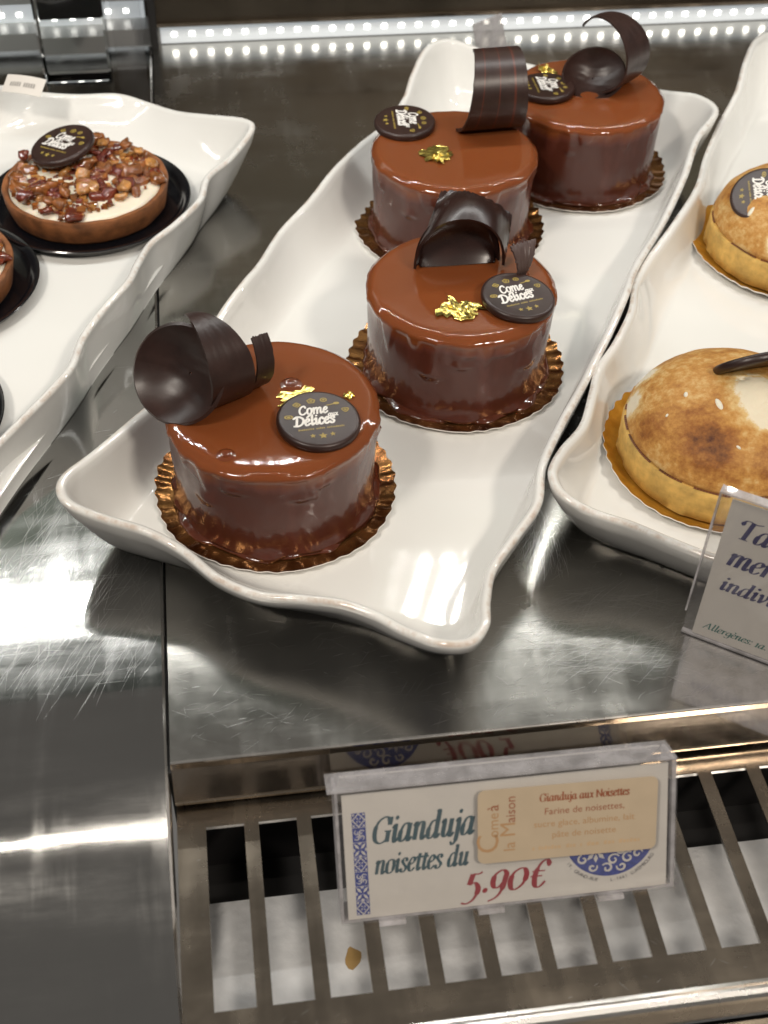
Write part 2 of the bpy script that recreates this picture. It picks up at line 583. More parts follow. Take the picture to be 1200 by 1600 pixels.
# left-hand deck, its front rolls over in a wide curve
mb = MB()
prof = [(WALL, 0.0), (20, 0), (3.6, 0.0)]
RB = 16.0
for k in range(1, 25):
    a = R(46) * k / 24
    prof.append((3.6 - RB * math.sin(a), -RB * (1 - math.cos(a))))
ly, lz = prof[-1]
prof.append((ly - 8 * math.cos(R(46)), lz - 8 * math.sin(R(46))))
vs = []
for (y, z) in prof:
    vs += [(-75, y, z), (-0.20, y, z), (-0.12, y, z - 0.05), (-0.12, y, z - 1.2)]
fs, ii = [], []
for k in range(len(prof) - 1):
    a, b = 4 * k, 4 * (k + 1)
    fs += [(a, b, b + 1, a + 1), (a + 1, b + 1, b + 2, a + 2), (a + 2, b + 2, b + 3, a + 3)]
    ii += [0, 3, 3]
mb.add(vs, fs)
mb.i = ii
for k in range(150):       # scratches fanning out on the deck beside the tray
    a, q = r2.uniform(0, 6.28), math.sqrt(r2.random())
    x, y = -3.2 + 2.9 * q * math.cos(a), 7.0 + 4.2 * q * math.sin(a)
    if x > -0.5:
        continue
    scratch_strip(mb, x, y, 0.002 + 0.00001 * k, r2.choice((1.15, 1.2, 1.05, 1.1, 1.12, 0.05)) + r2.gauss(0, 0.08), r2.uniform(0.5, 2.4), r2.uniform(0.002, 0.006), r2.gauss(0, 0.05), r2.choice((1, 2)))
for k in range(60):
    x, y = r2.uniform(-8, -0.6), r2.uniform(3.7, 22)
    scratch_strip(mb, x, y, 0.004 + 0.00001 * k, r2.choice((1.15, 0.9, 0.1)) + r2.gauss(0, 0.15), r2.uniform(0.15, 0.9), r2.uniform(0.006, 0.014), 0, 2)
for k in range(500):
    scratch_strip(mb, r2.uniform(-9, -0.4), r2.uniform(3.7, 14), 0.006 + 0.00001 * k, r2.gauss(1.15, 0.35), r2.uniform(0.4, 2.0), r2.uniform(0.0015, 0.004), r2.gauss(0, 0.05), 2)
ld = mb.build('rounded_deck', [M['steel_left'], M['scratch'], M['scratch_soft'], M['steel_bright']], smooth=True, sharp=25)
ld['kind'] = 'structure'
ld['label'] = 'polished steel deck with a rolled front edge'

mb = MB()
mb.box(-0.12, 0.0, 0, WALL, -6, -0.5)
mb.box(-0.12, 0.0, -14, -0.003, -9, -6)
jn = mb.build('deck_joint', [M['near_black']])
jn['kind'] = 'structure'

# fascia under the front edge of the right-hand deck
mb = MB()
mb.add([(0, 0.03, -0.345), (75, 0.03, -0.345), (75, -0.45, -1.44), (0, -0.45, -1.44)], [(0, 3, 2, 1)], 0)
mb.bbox(0.0, 75, -0.53, 0.28, -1.60, -1.445, 0.03, 1)
mb.box(0.0, 75, 0.06, 0.3, -6.5, -1.84, 2)  # duct wall coloured black in place of the shade behind the slots
fa = mb.build('deck_fascia', [M['steel_fascia'], M['steel_grille'], M['near_black']])
fa['kind'] = 'structure'

# ventilation grille in front of the deck
gr = thing('vent_grille', (10, -4, -1.8), 'brown tinted steel air grille with long slots below the deck edge', 'grille')
xs = [0.02]
x = 0.92
while x < 34:
    xs += [x, x + 1.2]
    x += 1.66
xs.append(36)
ys = [-8.3, -7.25, -1.28, 0.05]
mb = MB()
gz0, gz1 = -0.14, 0.0


def gp(x, y, z):
    return (x - 10, y + 4, z)


for i in range(len(xs) - 1):
    for j in range(3):
        hole = (j == 1 and i % 2 == 1)
        x0, x1, y0, y1 = xs[i], xs[i + 1], ys[j], ys[j + 1]
        if hole:
            q = [gp(x0, y0, gz1), gp(x1, y0, gz1), gp(x1, y1, gz1), gp(x0, y1, gz1), gp(x0, y0, gz0), gp(x1, y0, gz0), gp(x1, y1, gz0), gp(x0, y1, gz0)]
            mb.add(q, [(0, 1, 5, 4), (1, 2, 6, 5), (2, 3, 7, 6), (3, 0, 4, 7)], 1)
        else:
            mb.add([gp(x0, y0, gz1), gp(x1, y0, gz1), gp(x1, y1, gz1), gp(x0, y1, gz1)], [(0, 1, 2, 3)])
            mb.add([gp(x0, y0, gz0), gp(x1, y0, gz0), gp(x1, y1, gz0), gp(x0, y1, gz0)], [(3, 2, 1, 0)])
r3 = random.Random(5)
for k in range(120):
    px, py = r3.uniform(0.1, 19), r3.uniform(-8.2, -0.2)
    if -7.35 < py < -1.2 and ((px - 0.92) % 1.66) < 1.24 and px > 0.88:
        continue
    scratch_strip(mb, px - 10, py + 4, 0.002 + 0.00001 * k, r3.uniform(0, 3.1), r3.uniform(0.08, 0.4), r3.uniform(0.006, 0.016), 0, 1)
mb.build('slotted_panel', [M['steel_grille'], M['steel_bright']], gr)
mb = MB()       # rolled lip along the front of the grille
lip = [(-8.3, 0.0), (-8.42, 0.03), (-8.52, 0.10), (-8.62, 0.13), (-8.76, 0.10), (-8.84, 0.0), (-8.86, -0.16), (-8.80, -1.2)]
for i in range(len(lip) - 1):
    (y0, z0), (y1, z1) = lip[i], lip[i + 1]
    mb.add([gp(0.02, y0, z0), gp(36, y0, z0), gp(36, y1, z1), gp(0.02, y1, z1)], [(0, 3, 2, 1)])
mb.build('rolled_lip', [M['steel_bright']], gr, smooth=True, sharp=60)
mb = MB()
mb.box(0.04 - 10, 36 - 10, -8.2 + 4, -2.45 + 4, -2.9, -2.7)
pl = mb.build('air_guide_plate', [M['steel_plate']], gr)
p0 = at(552, 1497, -4.5)
vs = [(p0.x - 10 + 0.26 * math.cos(a * 0.449) * (1 + 0.2 * math.sin(a * 0.9)), p0.y + 4 + 0.36 * math.sin(a * 0.449) * (1 + 0.2 * math.cos(a * 1.35)), -2.695) for a in range(14)]
mk('dried_spill', vs, [tuple(range(14))], plain('dried_caramel', (0.30, 0.19, 0.07), 0.4, var=0.3), pl, None, False)
mb = MB()
mb.box(0.0, 75, -30, -8.9, -3.4, -3.2)
mb.box(0.0, 75, -8.88, 0.2, -6.6, -6.45, 1)  # duct floor below the slots, its black stands in for deep shade
lo = mb.build('lower_front_panel', [M['steel_dark'], M['near_black']])
lo['kind'] = 'structure'

# back wall with its light channel
mb = MB()
mb.box(0.34, 75, WALL, WALL + 2, 1.30, 23)
mb.box(0.34, 75, WALL + 0.1, WALL + 2, 23.2, 60, 1)
mb.box(0.34, 75, WALL - 0.3, WALL + 0.09, 23.0, 23.19, 2)
mb.box(0.34, 75, WALL + 0.25, WALL + 2, -0.5, 1.28, 1)
mb.box(0.34, 75, WALL - 0.25, WALL - 0.003, 1.18, 1.38, 2)
mb.box(0.34, 75, WALL - 0.12, WALL - 0.003, 3.3, 3.42, 2)
bw = mb.build('back_wall', [M['steel_dark'], M['channel'], M['steel_fascia']])
bw['kind'] = 'structure'
mb = MB()
mb.box(-75, -0.1, WALL + 3.0, WALL + 5, -0.5, 23)
mb.box(-75, -0.1, WALL + 3.1, WALL + 5, 23.2, 60, 1)
mb.box(-75, -0.1, WALL + 2.0, WALL + 2.99, 1.9, 2.3, 1)
mb.box(-75, -0.1, WALL + 1.2, WALL + 2.99, -0.5, 0.5, 1)
lw = mb.build('side_back_wall', [M['steel_dark'], M['channel']])
lw['kind'] = 'structure'
mb = MB()
mb.box(-0.10, 0.335, WALL - 0.4, WALL + 3, -0.5, 45)
jw = mb.build('wall_joint', [M['near_black']])
jw['kind'] = 'structure'

ls = thing('led_strip', (20, WALL + 0.2, 0.35), 'long white LED strip glowing along the foot of the dark back wall', 'light strip')
mb = MB()
mb.box(0.5 - 20, 60 - 20, -0.06, 0.04, -0.30, 0.80)
mb.build('strip_board', [M['strip_glow']], ls)
vs = [(-0.14, -0.09, -0.11), (0.14, -0.09, -0.11), (0.14, -0.09, 0.11), (-0.14, -0.09, 0.11), (-0.14, -0.06, -0.11), (0.14, -0.06, -0.11), (0.14, -0.06, 0.11), (-0.14, -0.06, 0.11)]
chip0 = mk('led_chip', vs, [(0, 1, 2, 3), (0, 4, 5, 1), (3, 2, 6, 7), (0, 3, 7, 4), (1, 5, 6, 2)], M['led_wall'], ls, smooth=False)
for k in range(54):
    c = chip0 if k == 0 else copy_part(chip0, ls)
    c.location = Vector((1.3 + k * 1.05 - 20, 0, 0.24)) * S

# LED lamps of the case above the view (what the metal and the glazes mirror)


def strip_lamp(name, y, z, x0, x1, tilt, mat, label, pitch):
    o = thing(name, ((x0 + x1) / 2, y, z), label, 'light strip')
    o.rotation_euler = (tilt, 0, 0)
    w = (x1 - x0) / 2
    b = MB()
    b.box(-w, w, -0.5, 0.5, 0.0, 0.5)
    b.build('housing', [M['channel']], o)
    b = MB()
    n = int(2 * w / pitch)
    for k in range(n):
        xx = -w + (k + 0.5) * pitch
        b.add([(xx - 0.25, -0.16, -0.02), (xx + 0.25, -0.16, -0.02), (xx + 0.25, 0.16, -0.02), (xx - 0.25, 0.16, -0.02)], [(3, 2, 1, 0)])
    b.build('led_row', [mat], o)


strip_lamp('case_lamp', 33.5, 30.0, -34, 62, R(-18), M['led_back'], 'cool LED lamp hung under the glass shelf above the cakes', 1.6)
strip_lamp('canopy_lamp', -7.0, 42.0, -34, 52, R(14), M['led_front'], 'warm LED lamp under the front canopy of the case', 1.6)
ls2 = thing('led_strip', (-4, WALL + 2.9, 0.35), 'short LED strip behind the clear divider post in the far left corner', 'light strip')
mb = MB()
mb.box(-9, 3.6, -0.06, 0.04, -0.30, 1.2)
mb.build('strip_board', [M['strip_glow']], ls2)
for k in range(11):
    c = copy_part(chip0, ls2)
    c.location = Vector((-8 + k * 1.05, 0, 0.6)) * S
us = thing('glass_shelf', (12, 37, 31.5), 'greenish glass shelf above the cakes', 'shelf')
mb = MB()
mb.box(-60, 60, -12, 12, 0, 0.8)
mb.build('pane', [M['shelf_glass']], us)

# clear divider post in the far left corner
dv = thing('acrylic_divider', (-3.8, 47.5, 0.0), 'clear acrylic divider post standing behind the left tray', 'divider')
mb = MB()
mb.bbox(-2.3, 1.45, -1.0, 1.0, 0.0, 16, 0.12)
mb.build('clear_post', [M['acrylic_solid']], dv)
mb = MB()
mb.box(1.75, 3.4, 0.4, 0.7, 0.0, 16)
mb.build('clear_side_sheet', [M['acrylic']], dv)
mb = MB()
mb.box(-2.2, 1.35, 1.3, 3.0, 3.0, 16)
mb.build('dark_bracket', [M['near_black']], dv)

# ------------------------------------------------------------------ trays


def inset_loop(loop, ring_fn):
    return [ring_fn(i) for i in range(len(loop))]


def make_tray(rim_pts, corners, label, floor_in=1.35, zf=0.72):
    """rim_pts: closed list of (x, y, z), counter-clockwise; corners: indices of the four corner points"""
    per = 12
    loop = catmull(rim_pts, per * len(rim_pts), True)
    n = len(loop)
    ci = [c * per for c in corners]
    cp = [loop[i] for i in ci]
    cen = sum((p for p in cp), Vector()) / 4
    cen.z = 0
    # straight-sided floor outline in step with the rim
    fc = []
    for k in range(4):
        p = Vector((cp[k].x, cp[k].y, 0))
        a = Vector((cp[k - 1].x, cp[k - 1].y, 0)) - p
        b = Vector((cp[(k + 1) % 4].x, cp[(k + 1) % 4].y, 0)) - p
        fc.append(p + a.normalized() * floor_in + b.normalized() * floor_in)
    fl = [None] * n
    for k in range(4):
        i0, i1 = ci[k], ci[(k + 1) % 4]
        cnt = (i1 - i0) % n
        ln = [0]
        for j in range(cnt):
            ln.append(ln[-1] + (loop[(i0 + j + 1) % n] - loop[(i0 + j) % n]).length)
        for j in range(cnt):
            fl[(i0 + j) % n] = fc[k].lerp(fc[(k + 1) % 4], ln[j] / ln[-1])
    wdw = 14
    fl = [sum((fl[(i + d) % n] for d in range(-wdw, wdw + 1)), Vector()) / (2 * wdw + 1) for i in range(n)]
    TH = 0.34
    nrm = []
    for i in range(n):
        t = loop[(i + 2) % n] - loop[i - 2]
        t.z = 0
        t.normalize()
        nrm.append(Vector((-t.y, t.x, 0)))      # inward for a counter-clockwise loop
    loop = [loop[i] + nrm[i] * 0.21 for i in range(n)]      # the points given are the outer silhouette
    rings, wear = [], []
    # outside, from the foot up
    for s in (0.86, 0.85, 0.8, 0.65, 0.5, 0.35, 0.22, 0.12, 0.05):
        rg = []
        for i in range(n):
            p0 = loop[i] - nrm[i] * TH * 0.55
            p = p0.lerp(fl[i], s)
            q = max(0.0, 1 - s / 0.85)
            z = (loop[i].z - 0.40) * q ** 1.35 if s < 0.86 else 0.0
            rg.append(Vector((p.x, p.y, max(0.0 if s > 0.84 else 0.02, z))))
        rings.append(rg)
        wear.append(0.0)
    # rolled lip
    for k, (o, dz, w) in enumerate(((0.55, -0.22, 0.0), (0.60, -0.12, 0.15), (0.52, -0.04, 1.0), (0.30, 0.01, 0.9), (0.05, 0.02, 0.12), (-0.25, -0.03, 0.0), (-0.45, -0.12, 0.0))):
        rings.append([Vector((loop[i].x, loop[i].y, loop[i].z + dz)) - nrm[i] * TH * o for i in range(n)])
        wear.append(w)
    # inside, down to the floor
    for s in (0.06, 0.12, 0.2, 0.3, 0.4, 0.5, 0.6, 0.7, 0.8, 0.9, 1.0):
        rg = []
        for i in range(n):
            p0 = loop[i] + nrm[i] * TH * 0.45
            p = p0.lerp(fl[i], s)
            z = zf + (loop[i].z - 0.14 - zf) * (1 - s) ** 2.0
            rg.append(Vector((p.x, p.y, z)))
        rings.append(rg)
        wear.append(0.0)
    for s in (0.85, 0.65, 0.4, 0.2):
        rings.append([Vector((cen.x + (p.x - cen.x) * s, cen.y + (p.y - cen.y) * s, zf)) for p in fl])
        wear.append(0.0)
    base = Vector((cen.x, cen.y, 0))
    vs = [p - base for rg in rings for p in rg]
    fs = []
    for k in range(len(rings) - 1):
        for i in range(n):
            j = (i + 1) % n
            fs.append((k * n + i, k * n + j, (k + 1) * n + j, (k + 1) * n + i))
    b = (len(rings) - 1) * n
    vs.append(Vector((0, 0, zf)))
    for i in range(n):
        fs.append((b + i, b + (i + 1) % n, len(vs) - 1))
    vs.append(Vector((0, 0, 0.0)))
    for i in range(n):
        fs.append(((i + 1) % n, i, len(vs) - 1))
    o = mk('serving_tray', vs, fs, M['ceramic'], loc=base)
    col = o.data.color_attributes.new('wear', 'FLOAT_COLOR', 'POINT')
    data = []
    for k, rg in enumerate(rings):
        for i in range(n):
            data += [wear[k]] * 3 + [1]
    data += [0, 0, 0, 1] * 2
    col.data.foreach_set('color', data)
    tag(o, label, 'tray', 'white wavy ceramic trays')
    return o


def pz(px, py, z):
    p = at(px, py, z)
    return (p.x, p.y, z)


# rims, counter-clockwise seen from above, starting at the front right corner
main_rim = [pz(*a) for a in [
    (766, 975, 3.1), (768, 935, 2.9), (778, 888, 2.6), (815, 835, 2.5), (848, 785, 2.8), (856, 725, 3.0), (885, 660, 2.7), (922, 592, 2.5), (958, 520, 2.8), (983, 462, 3.0),
    (1000, 415, 2.7), (1040, 350, 2.5), (1075, 275, 2.9), (1095, 215, 3.3), (1124, 172, 3.6),
    (1095, 148, 3.5), (1040, 140, 3.0), (960, 128, 2.6), (880, 110, 2.6), (800, 92, 3.0), (750, 74, 3.5), (700, 59, 3.9),
    (664, 72, 3.9), (642, 112, 3.4), (628, 152, 2.9), (600, 190, 2.6), (560, 222, 2.8), (518, 262, 3.0), (480, 310, 2.7), (435, 358, 2.5), (402, 408, 2.7), (375, 440, 2.9), (345, 480, 2.7),
    (318, 525, 2.5), (288, 565, 2.5), (250, 612, 2.7), (200, 655, 3.0), (140, 705, 3.3), (97, 738, 3.5),
    (86, 765, 3.5), (105, 790, 3.3), (160, 812, 3.0), (225, 832, 2.8), (280, 862, 2.5), (335, 905, 2.4), (400, 932, 2.4), (470, 938, 2.6), (530, 945, 2.8), (580, 962, 2.8),
    (630, 988, 2.8), (690, 1008, 3.0), (740, 1005, 3.1)]]
make_tray(main_rim, (0, 14, 21, 39), 'long white wavy tray carrying the four chocolate glazed cakes')
right_rim = [pz(856, 735, 3.3), pz(872, 770, 3.2), pz(920, 800, 3.0), pz(985, 822, 2.7), pz(1040, 845, 2.5), pz(1110, 872, 2.5), pz(1180, 890, 2.7),
             (22.6, 1.6, 2.9), (24.4, -0.3, 3.3), (26.0, 0.2, 3.4), (27.5, 3.2, 2.8), (30.5, 8.0, 2.5), (33.8, 13.0, 2.9), (36.8, 18.0, 2.5), (40.0, 24.0, 2.9), (44.0, 30.5, 3.5),
             (43.5, 33.0, 3.7), (40.5, 36.0, 2.9), (37.3, 39.0, 2.7), pz(1215, 52, 3.5), pz(1180, 58, 3.8),
             pz(1162, 92, 3.7), pz(1148, 140, 3.2), pz(1122, 190, 2.7), pz(1100, 240, 2.6), pz(1085, 290, 2.9), pz(1050, 345, 2.9), pz(1010, 400, 2.5), pz(988, 440, 2.5),
             pz(982, 480, 2.9), pz(958, 530, 2.9), pz(930, 572, 2.5), pz(920, 610, 2.5), pz(905, 660, 2.7), pz(872, 700, 3.1)]
make_tray(right_rim, (0, 8, 15, 20), 'white wavy tray on the right carrying the meringue tarts')
left_rim = [pz(398, 200, 3.11), pz(384, 184, 3.11), pz(330, 178, 2.69), pz(278, 172, 2.35), pz(232, 158, 2.27), pz(185, 145, 2.52), pz(120, 146, 2.35), pz(65, 142, 2.27), pz(20, 132, 2.69),
            (-9.5, 40.8, 3.02), (-13.5, 44.2, 3.28), (-15.5, 43.5, 3.28), (-16.5, 39.0, 2.52), (-18.0, 33.0, 2.18), (-20.5, 27.0, 2.44), (-23.0, 20.0, 2.18), (-25.5, 13.0, 2.69), (-26.0, 9.5, 2.94),
            (-23.0, 7.5, 2.69), (-18.0, 6.0, 2.10), (-13.0, 4.8, 2.27), (-8.8, 4.0, 2.69), (-7.3, 5.2, 2.86), pz(-60, 780, 2.18), pz(-12, 710, 1.91), pz(40, 655, 2.10), pz(88, 606, 2.35), pz(118, 570, 2.35),
            pz(136, 525, 2.18), pz(170, 478, 2.35), pz(205, 440, 2.44), pz(222, 408, 2.27), pz(242, 378, 2.10), pz(280, 348, 2.27), pz(318, 310, 2.44), pz(330, 275, 2.52), pz(365, 245, 2.69)]
make_tray(left_rim, (0, 10, 17, 22), 'white wavy tray at the left carrying the pecan tarts')
FZ = 0.73     # where things stand on a tray

# ------------------------------------------------------------------ cake boards


def board_mesh(name, r, mats, label, loc, rot, group, cupped=0.42, base_flat=3.9):
    nsc = 42
    n = nsc * 8

    def pleat(a, k):
        return k * math.cos(nsc * a)
    prof = [(0.6, 0.0), (2.5, 0.0), (base_flat, 0.02), (base_flat + (r - base_flat) * 0.35, 0.10), (base_flat + (r - base_flat) * 0.7, cupped * 0.6), (r, cupped)]
    vs, fs, ii = [], [], []
    rings = [(pr, pz_ + 0.05, 0) for pr, pz_ in prof] + [(r + 0.015, cupped + 0.02, 1)] + [(pr, pz_ - 0.0, 1) for pr, pz_ in prof[::-1]]
    for (pr, pz_, k) in rings:
        t = max(0.0, (pr - base_flat) / (r - base_flat))
        for j in range(n):
            a = 2 * math.pi * j / n
            rr = pr * (1 + 0.022 * t * nz(math.cos(a) * 2, math.sin(a) * 2, 1.3)) + pleat(a, 0.045 * t)
            zz = pz_ + pleat(a, (0.034 + 0.06 * nz(math.cos(a) * 4, math.sin(a) * 4, 3 + r + loc[0])) * min(1, t * 1.3)) * (1 if t > 0.05 else 0) + 0.10 * t * nz(math.cos(a) * 1.5, math.sin(a) * 1.5, 7)
            vs.append((rr * math.cos(a), rr * math.sin(a), max(0.004 if k == 0 else 0.0, zz)))
    for k in range(len(rings) - 1):
        for j in range(n):
            j2 = (j + 1) % n
            fs.append((k * n + j, k * n + j2, (k + 1) * n + j2, (k + 1) * n + j)[::-1])
            ii.append(0 if k < len(prof) - 1 else 1)
    fs.append(tuple(range(n))[::1])
    ii.append(0)
    # keep outward normals: flip all
    o = mk(name, vs, fs, mats, None, ii, True, 50, loc)
    o.data.flip_normals()
    o.rotation_euler = (0, 0, rot)
    return tag(o, label, 'cake board', group)


# ------------------------------------------------------------------ pen lettering
GL = {
 'i': (0.46, [[(0, .78), (.15, .98), (.18, .8), (.18, .2), (.26, 0), (.44, .22)]], [(.20, 1.36, .125)]),
 'n': (0.90, [[(0, .78), (.13, .98), (.16, .8), (.16, 0)], [(.16, .55), (.36, .92), (.52, .98), (.61, .8), (.6, .2), (.68, 0), (.86, .22)]], []),
 'm': (1.34, [[(0, .78), (.13, .98), (.16, .8), (.16, 0)], [(.16, .55), (.36, .92), (.5, .98), (.59, .8), (.59, 0)], [(.59, .55), (.8, .92), (.95, .98), (1.03, .8), (1.02, .2), (1.1, 0), (1.28, .22)]], []),
 'u': (0.90, [[(0, .78), (.13, .98), (.17, .8), (.16, .25), (.26, .02), (.42, .1), (.6, .5)], [(.61, 1.0), (.6, .2), (.68, 0), (.86, .22)]], []),
 'a': (0.90, [[(.6, .85), (.45, 1.0), (.22, .88), (.08, .45), (.12, .1), (.26, 0), (.44, .15), (.6, .5)], [(.63, 1.0), (.6, .2), (.68, 0), (.86, .22)]], []),
 'd': (0.90, [[(.6, .85), (.45, 1.0), (.22, .88), (.08, .45), (.12, .1), (.26, 0), (.44, .15), (.6, .5)], [(.45, 1.5), (.60, 1.55), (.62, 1.3), (.6, .2), (.68, 0), (.86, .22)]], []),
 'j': (0.42, [[(0.02, .78), (.16, .98), (.2, .7), (.17, -.2), (.02, -.48), (-.14, -.4)]], [(.22, 1.36, .125), (-.14, -.36, .07)]),
 'o': (0.74, [[(.34, 1), (.12, .85), (.05, .45), (.14, .08), (.33, 0), (.55, .15), (.62, .55), (.54, .9), (.34, 1)]], []),
 's': (0.62, [[(.48, .76), (.38, .98), (.18, .95), (.12, .75), (.28, .52), (.46, .3), (.36, .03), (.14, 0), (.03, .22)]], [(.47, .78, .07), (.05, .22, .07)]),
 'e': (0.64, [[(.1, .46), (.4, .6), (.5, .82), (.36, 1), (.17, .85), (.06, .45), (.16, .05), (.36, .02), (.56, .24)]], []),
 't': (0.50, [[(.24, 1.24), (.19, .8), (.18, .2), (.27, 0), (.46, .22)], [(-.06, .94), (.50, .94)], [(-.04, 1.0), (.48, 1.0)]], []),
 'r': (0.62, [[(0, .78), (.13, .98), (.16, .8), (.16, 0)], [(.16, .5), (.34, .9), (.52, .98)]], [(.53, .88, .085)]),
 'v': (0.72, [[(0, .8), (.12, .98), (.19, .75), (.26, .02)], [(.26, .02), (.5, .4), (.62, .8), (.52, 1)]], [(.52, .95, .07)]),
 'l': (0.46, [[(.02, 1.5), (.17, 1.55), (.19, 1.3), (.18, .2), (.26, 0), (.44, .22)]], []),
 'g': (0.80, [[(.6, .85), (.45, 1.0), (.22, .88), (.08, .5), (.12, .2), (.26, .1), (.44, .25), (.6, .55)], [(.63, 1.0), (.6, 0), (.5, -.4), (.25, -.5), (.05, -.35)]], [(.06, -.33, .07)]),
 'c': (0.60, [[(.48, .78), (.36, 1), (.15, .82), (.06, .45), (.16, .05), (.36, .02), (.54, .24)]], [(.47, .8, .07)]),
 'x': (0.74, [[(.08, .98), (.2, .9), (.5, .1), (.64, .04)], [(.6, .98), (.4, .6), (.1, .04)]], []),
 'G': (1.22, [[(1.0, 1.12), (.85, 1.4), (.6, 1.45), (.25, 1.2), (.10, .7), (.2, .2), (.5, 0), (.8, .1), (.95, .3)], [(.97, .66), (.96, .04)], [(.72, .66), (1.16, .66)], [(1.02, 1.45), (.99, 1.0)]], []),
 'T': (1.05, [[(.52, 1.42), (.5, .03)], [(.0, 1.08), (.08, 1.38), (.3, 1.44), (.7, 1.36), (1.05, 1.46)], [(.25, .02), (.76, .02)]], [(.02, 1.1, .09)]),
 'A': (1.16, [[(.0, .02), (.6, 1.45)], [(.62, 1.45), (.78, .6), (.92, .02)], [(.25, .5), (.82, .5)], [(-.12, .02), (.2, .02)], [(.7, .02), (1.1, .02)]], []),
 'N': (1.22, [[(.12, .02), (.12, 1.40)], [(.12, 1.42), (.5, .75), (.95, .02)], [(.95, .04), (.95, 1.42)], [(-.05, .02), (.3, .02)], [(.78, 1.42), (1.12, 1.42)]], []),
 'C': (1.05, [[(.86, 1.12), (.68, 1.42), (.32, 1.25), (.1, .7), (.25, .12), (.6, .0), (.95, .3)]], []),
 'D': (1.12, [[(.28, 1.38), (.26, .7), (.2, .05)], [(-.08, 1.22), (.2, 1.45), (.65, 1.38), (.98, .95), (.88, .35), (.5, .02), (-.02, .05)]], []),
 '5': (0.80, [[(.66, 1.02), (.5, .94), (.24, .96)], [(.24, .96), (.16, .45)], [(.16, .45), (.42, .52), (.62, .2), (.5, -.25), (.22, -.45), (-.05, -.40)]], []),
 '9': (0.84, [[(.36, 1), (.12, .8), (.08, .45), (.2, .2), (.4, .2), (.6, .5), (.64, .8), (.5, .98), (.36, 1)], [(.64, .75), (.58, .1), (.38, -.28), (.02, -.45)]], []),
 '0': (0.92, [[(.42, 1), (.14, .8), (.06, .4), (.18, .05), (.4, 0), (.68, .25), (.76, .65), (.62, .95), (.42, 1)]], []),
 '€': (0.95, [[(.84, 1.02), (.66, 1.28), (.4, 1.1), (.26, .6), (.34, .1), (.56, -.02), (.8, .24)], [(.08, .76), (.68, .76)], [(.05, .52), (.6, .52)]], [(.82, 1.02, .08)]),
 '1': (0.46, [[(.04, .82), (.2, .98), (.2, .03)], [(.0, .02), (.4, .02)]], []),
 '.': (0.38, [], [(.16, .10, .125)]),
 ',': (0.36, [[(.2, .08), (.12, -.22)]], [(.16, .10, .11)]),
 ':': (0.42, [], [(.16, .10, .12), (.16, .85, .12)]),
 ' ': (0.42, [], []),
}
ACC = {'é': ('e', [(.3, 1.22), (.52, 1.48)]), 'è': ('e', [(.18, 1.5), (.4, 1.22)]), 'à': ('a', [(.2, 1.5), (.42, 1.22)])}


def pen_text(mb, text, ox, oy, size, slant=0.22, thick=0.22, thin=0.05, sx=1.0, track=0.0, rot=0.0, z=0.01, mono=False, mi=0, zf=None):
    """letters drawn with a broad pen as flat ribbons; size is the x-height"""
    cr, sr = math.cos(rot), math.sin(rot)
    cx = 0.0
    zc = [z]

    def place(x, y):
        X = (cx + x + slant * y) * size * sx
        Y = y * size
        return (ox + X * cr - Y * sr, oy + X * sr + Y * cr)

    def put(vs2, fs):
        zc[0] += 0.0002
        mb.add([(a, b, zc[0] + (zf(a, b) if zf else 0)) for a, b in vs2], fs, mi)

    def stroke(pts):
        q = catmull([(p[0], p[1], 0) for p in pts], max(2, 7 * (len(pts) - 1))) if len(pts) > 2 else [Vector((*pts[0], 0)), Vector(((pts[0][0] + pts[1][0]) / 2, (pts[0][1] + pts[1][1]) / 2, 0)), Vector((*pts[1], 0))]
        vs2 = []
        for i, p in enumerate(q):
            t = q[min(i + 1, len(q) - 1)] - q[max(i - 1, 0)]
            if t.length < 1e-6:
                t = Vector((0, 1, 0))
            t.normalize()
            w = thick if mono else thin + (thick - thin) * abs(t.y) ** 1.8 * (1 if t.x * t.y <= 0.25 else 0.45)
            nx, ny = -t.y * w / 2, t.x * w / 2
            vs2 += [place(p.x + nx, p.y + ny), place(p.x - nx, p.y - ny)]
        put(vs2, [(2 * i, 2 * i + 1, 2 * i + 3, 2 * i + 2) for i in range(len(q) - 1)])
        if mono:
            for e in (q[0], q[-1]):
                dot(e.x, e.y, thick / 2)

    def dot(x, y, r):
        put([place(x + r * math.cos(k * math.pi / 5), y + r * math.sin(k * math.pi / 5)) for k in range(10)], [tuple(range(10))])
    for ch in text:
        acc = None
        if ch in ACC:
            ch, acc = ACC[ch]
        adv, strokes, dots = GL[ch]
        for s_ in strokes:
            stroke(s_)
        for d_ in dots:
            dot(d_[0], d_[1], d_[2] if not mono else max(d_[2], thick / 2) if d_[1] > 1 or ch in '.:,' else thick / 2)
        if acc:
            stroke(acc)
        cx += adv + track
    return cx * size * sx


def text_width(text, size, sx=1.0, track=0.0):
    return sum(GL[ACC[c][0] if c in ACC else c][0] + track for c in text) * size * sx


def sans(name, text, size, mat, parent, loc, rot=0.0, align='LEFT', sx=1.0, spacing=1.0):
    cu = bpy.data.curves.new(name, 'FONT')
    cu.body = text
    cu.size = size * S
    cu.align_x = align
    cu.space_character = spacing
    cu.resolution_u = 3
    tmp = bpy.data.objects.new(name + '_tmp', cu)
    C.objects.link(tmp)
    dg = bpy.context.evaluated_depsgraph_get()
    me = bpy.data.meshes.new_from_object(tmp.evaluated_get(dg))
    bpy.data.objects.remove(tmp)
    me.materials.clear()
    me.materials.append(mat)
    o = bpy.data.objects.new(name, me)
    C.objects.link(o)
    o.parent = parent
    o.location = Vector(loc) * S
    o.rotation_euler = (0, 0, rot)
    o.scale = (sx, 1, 1)
    return o


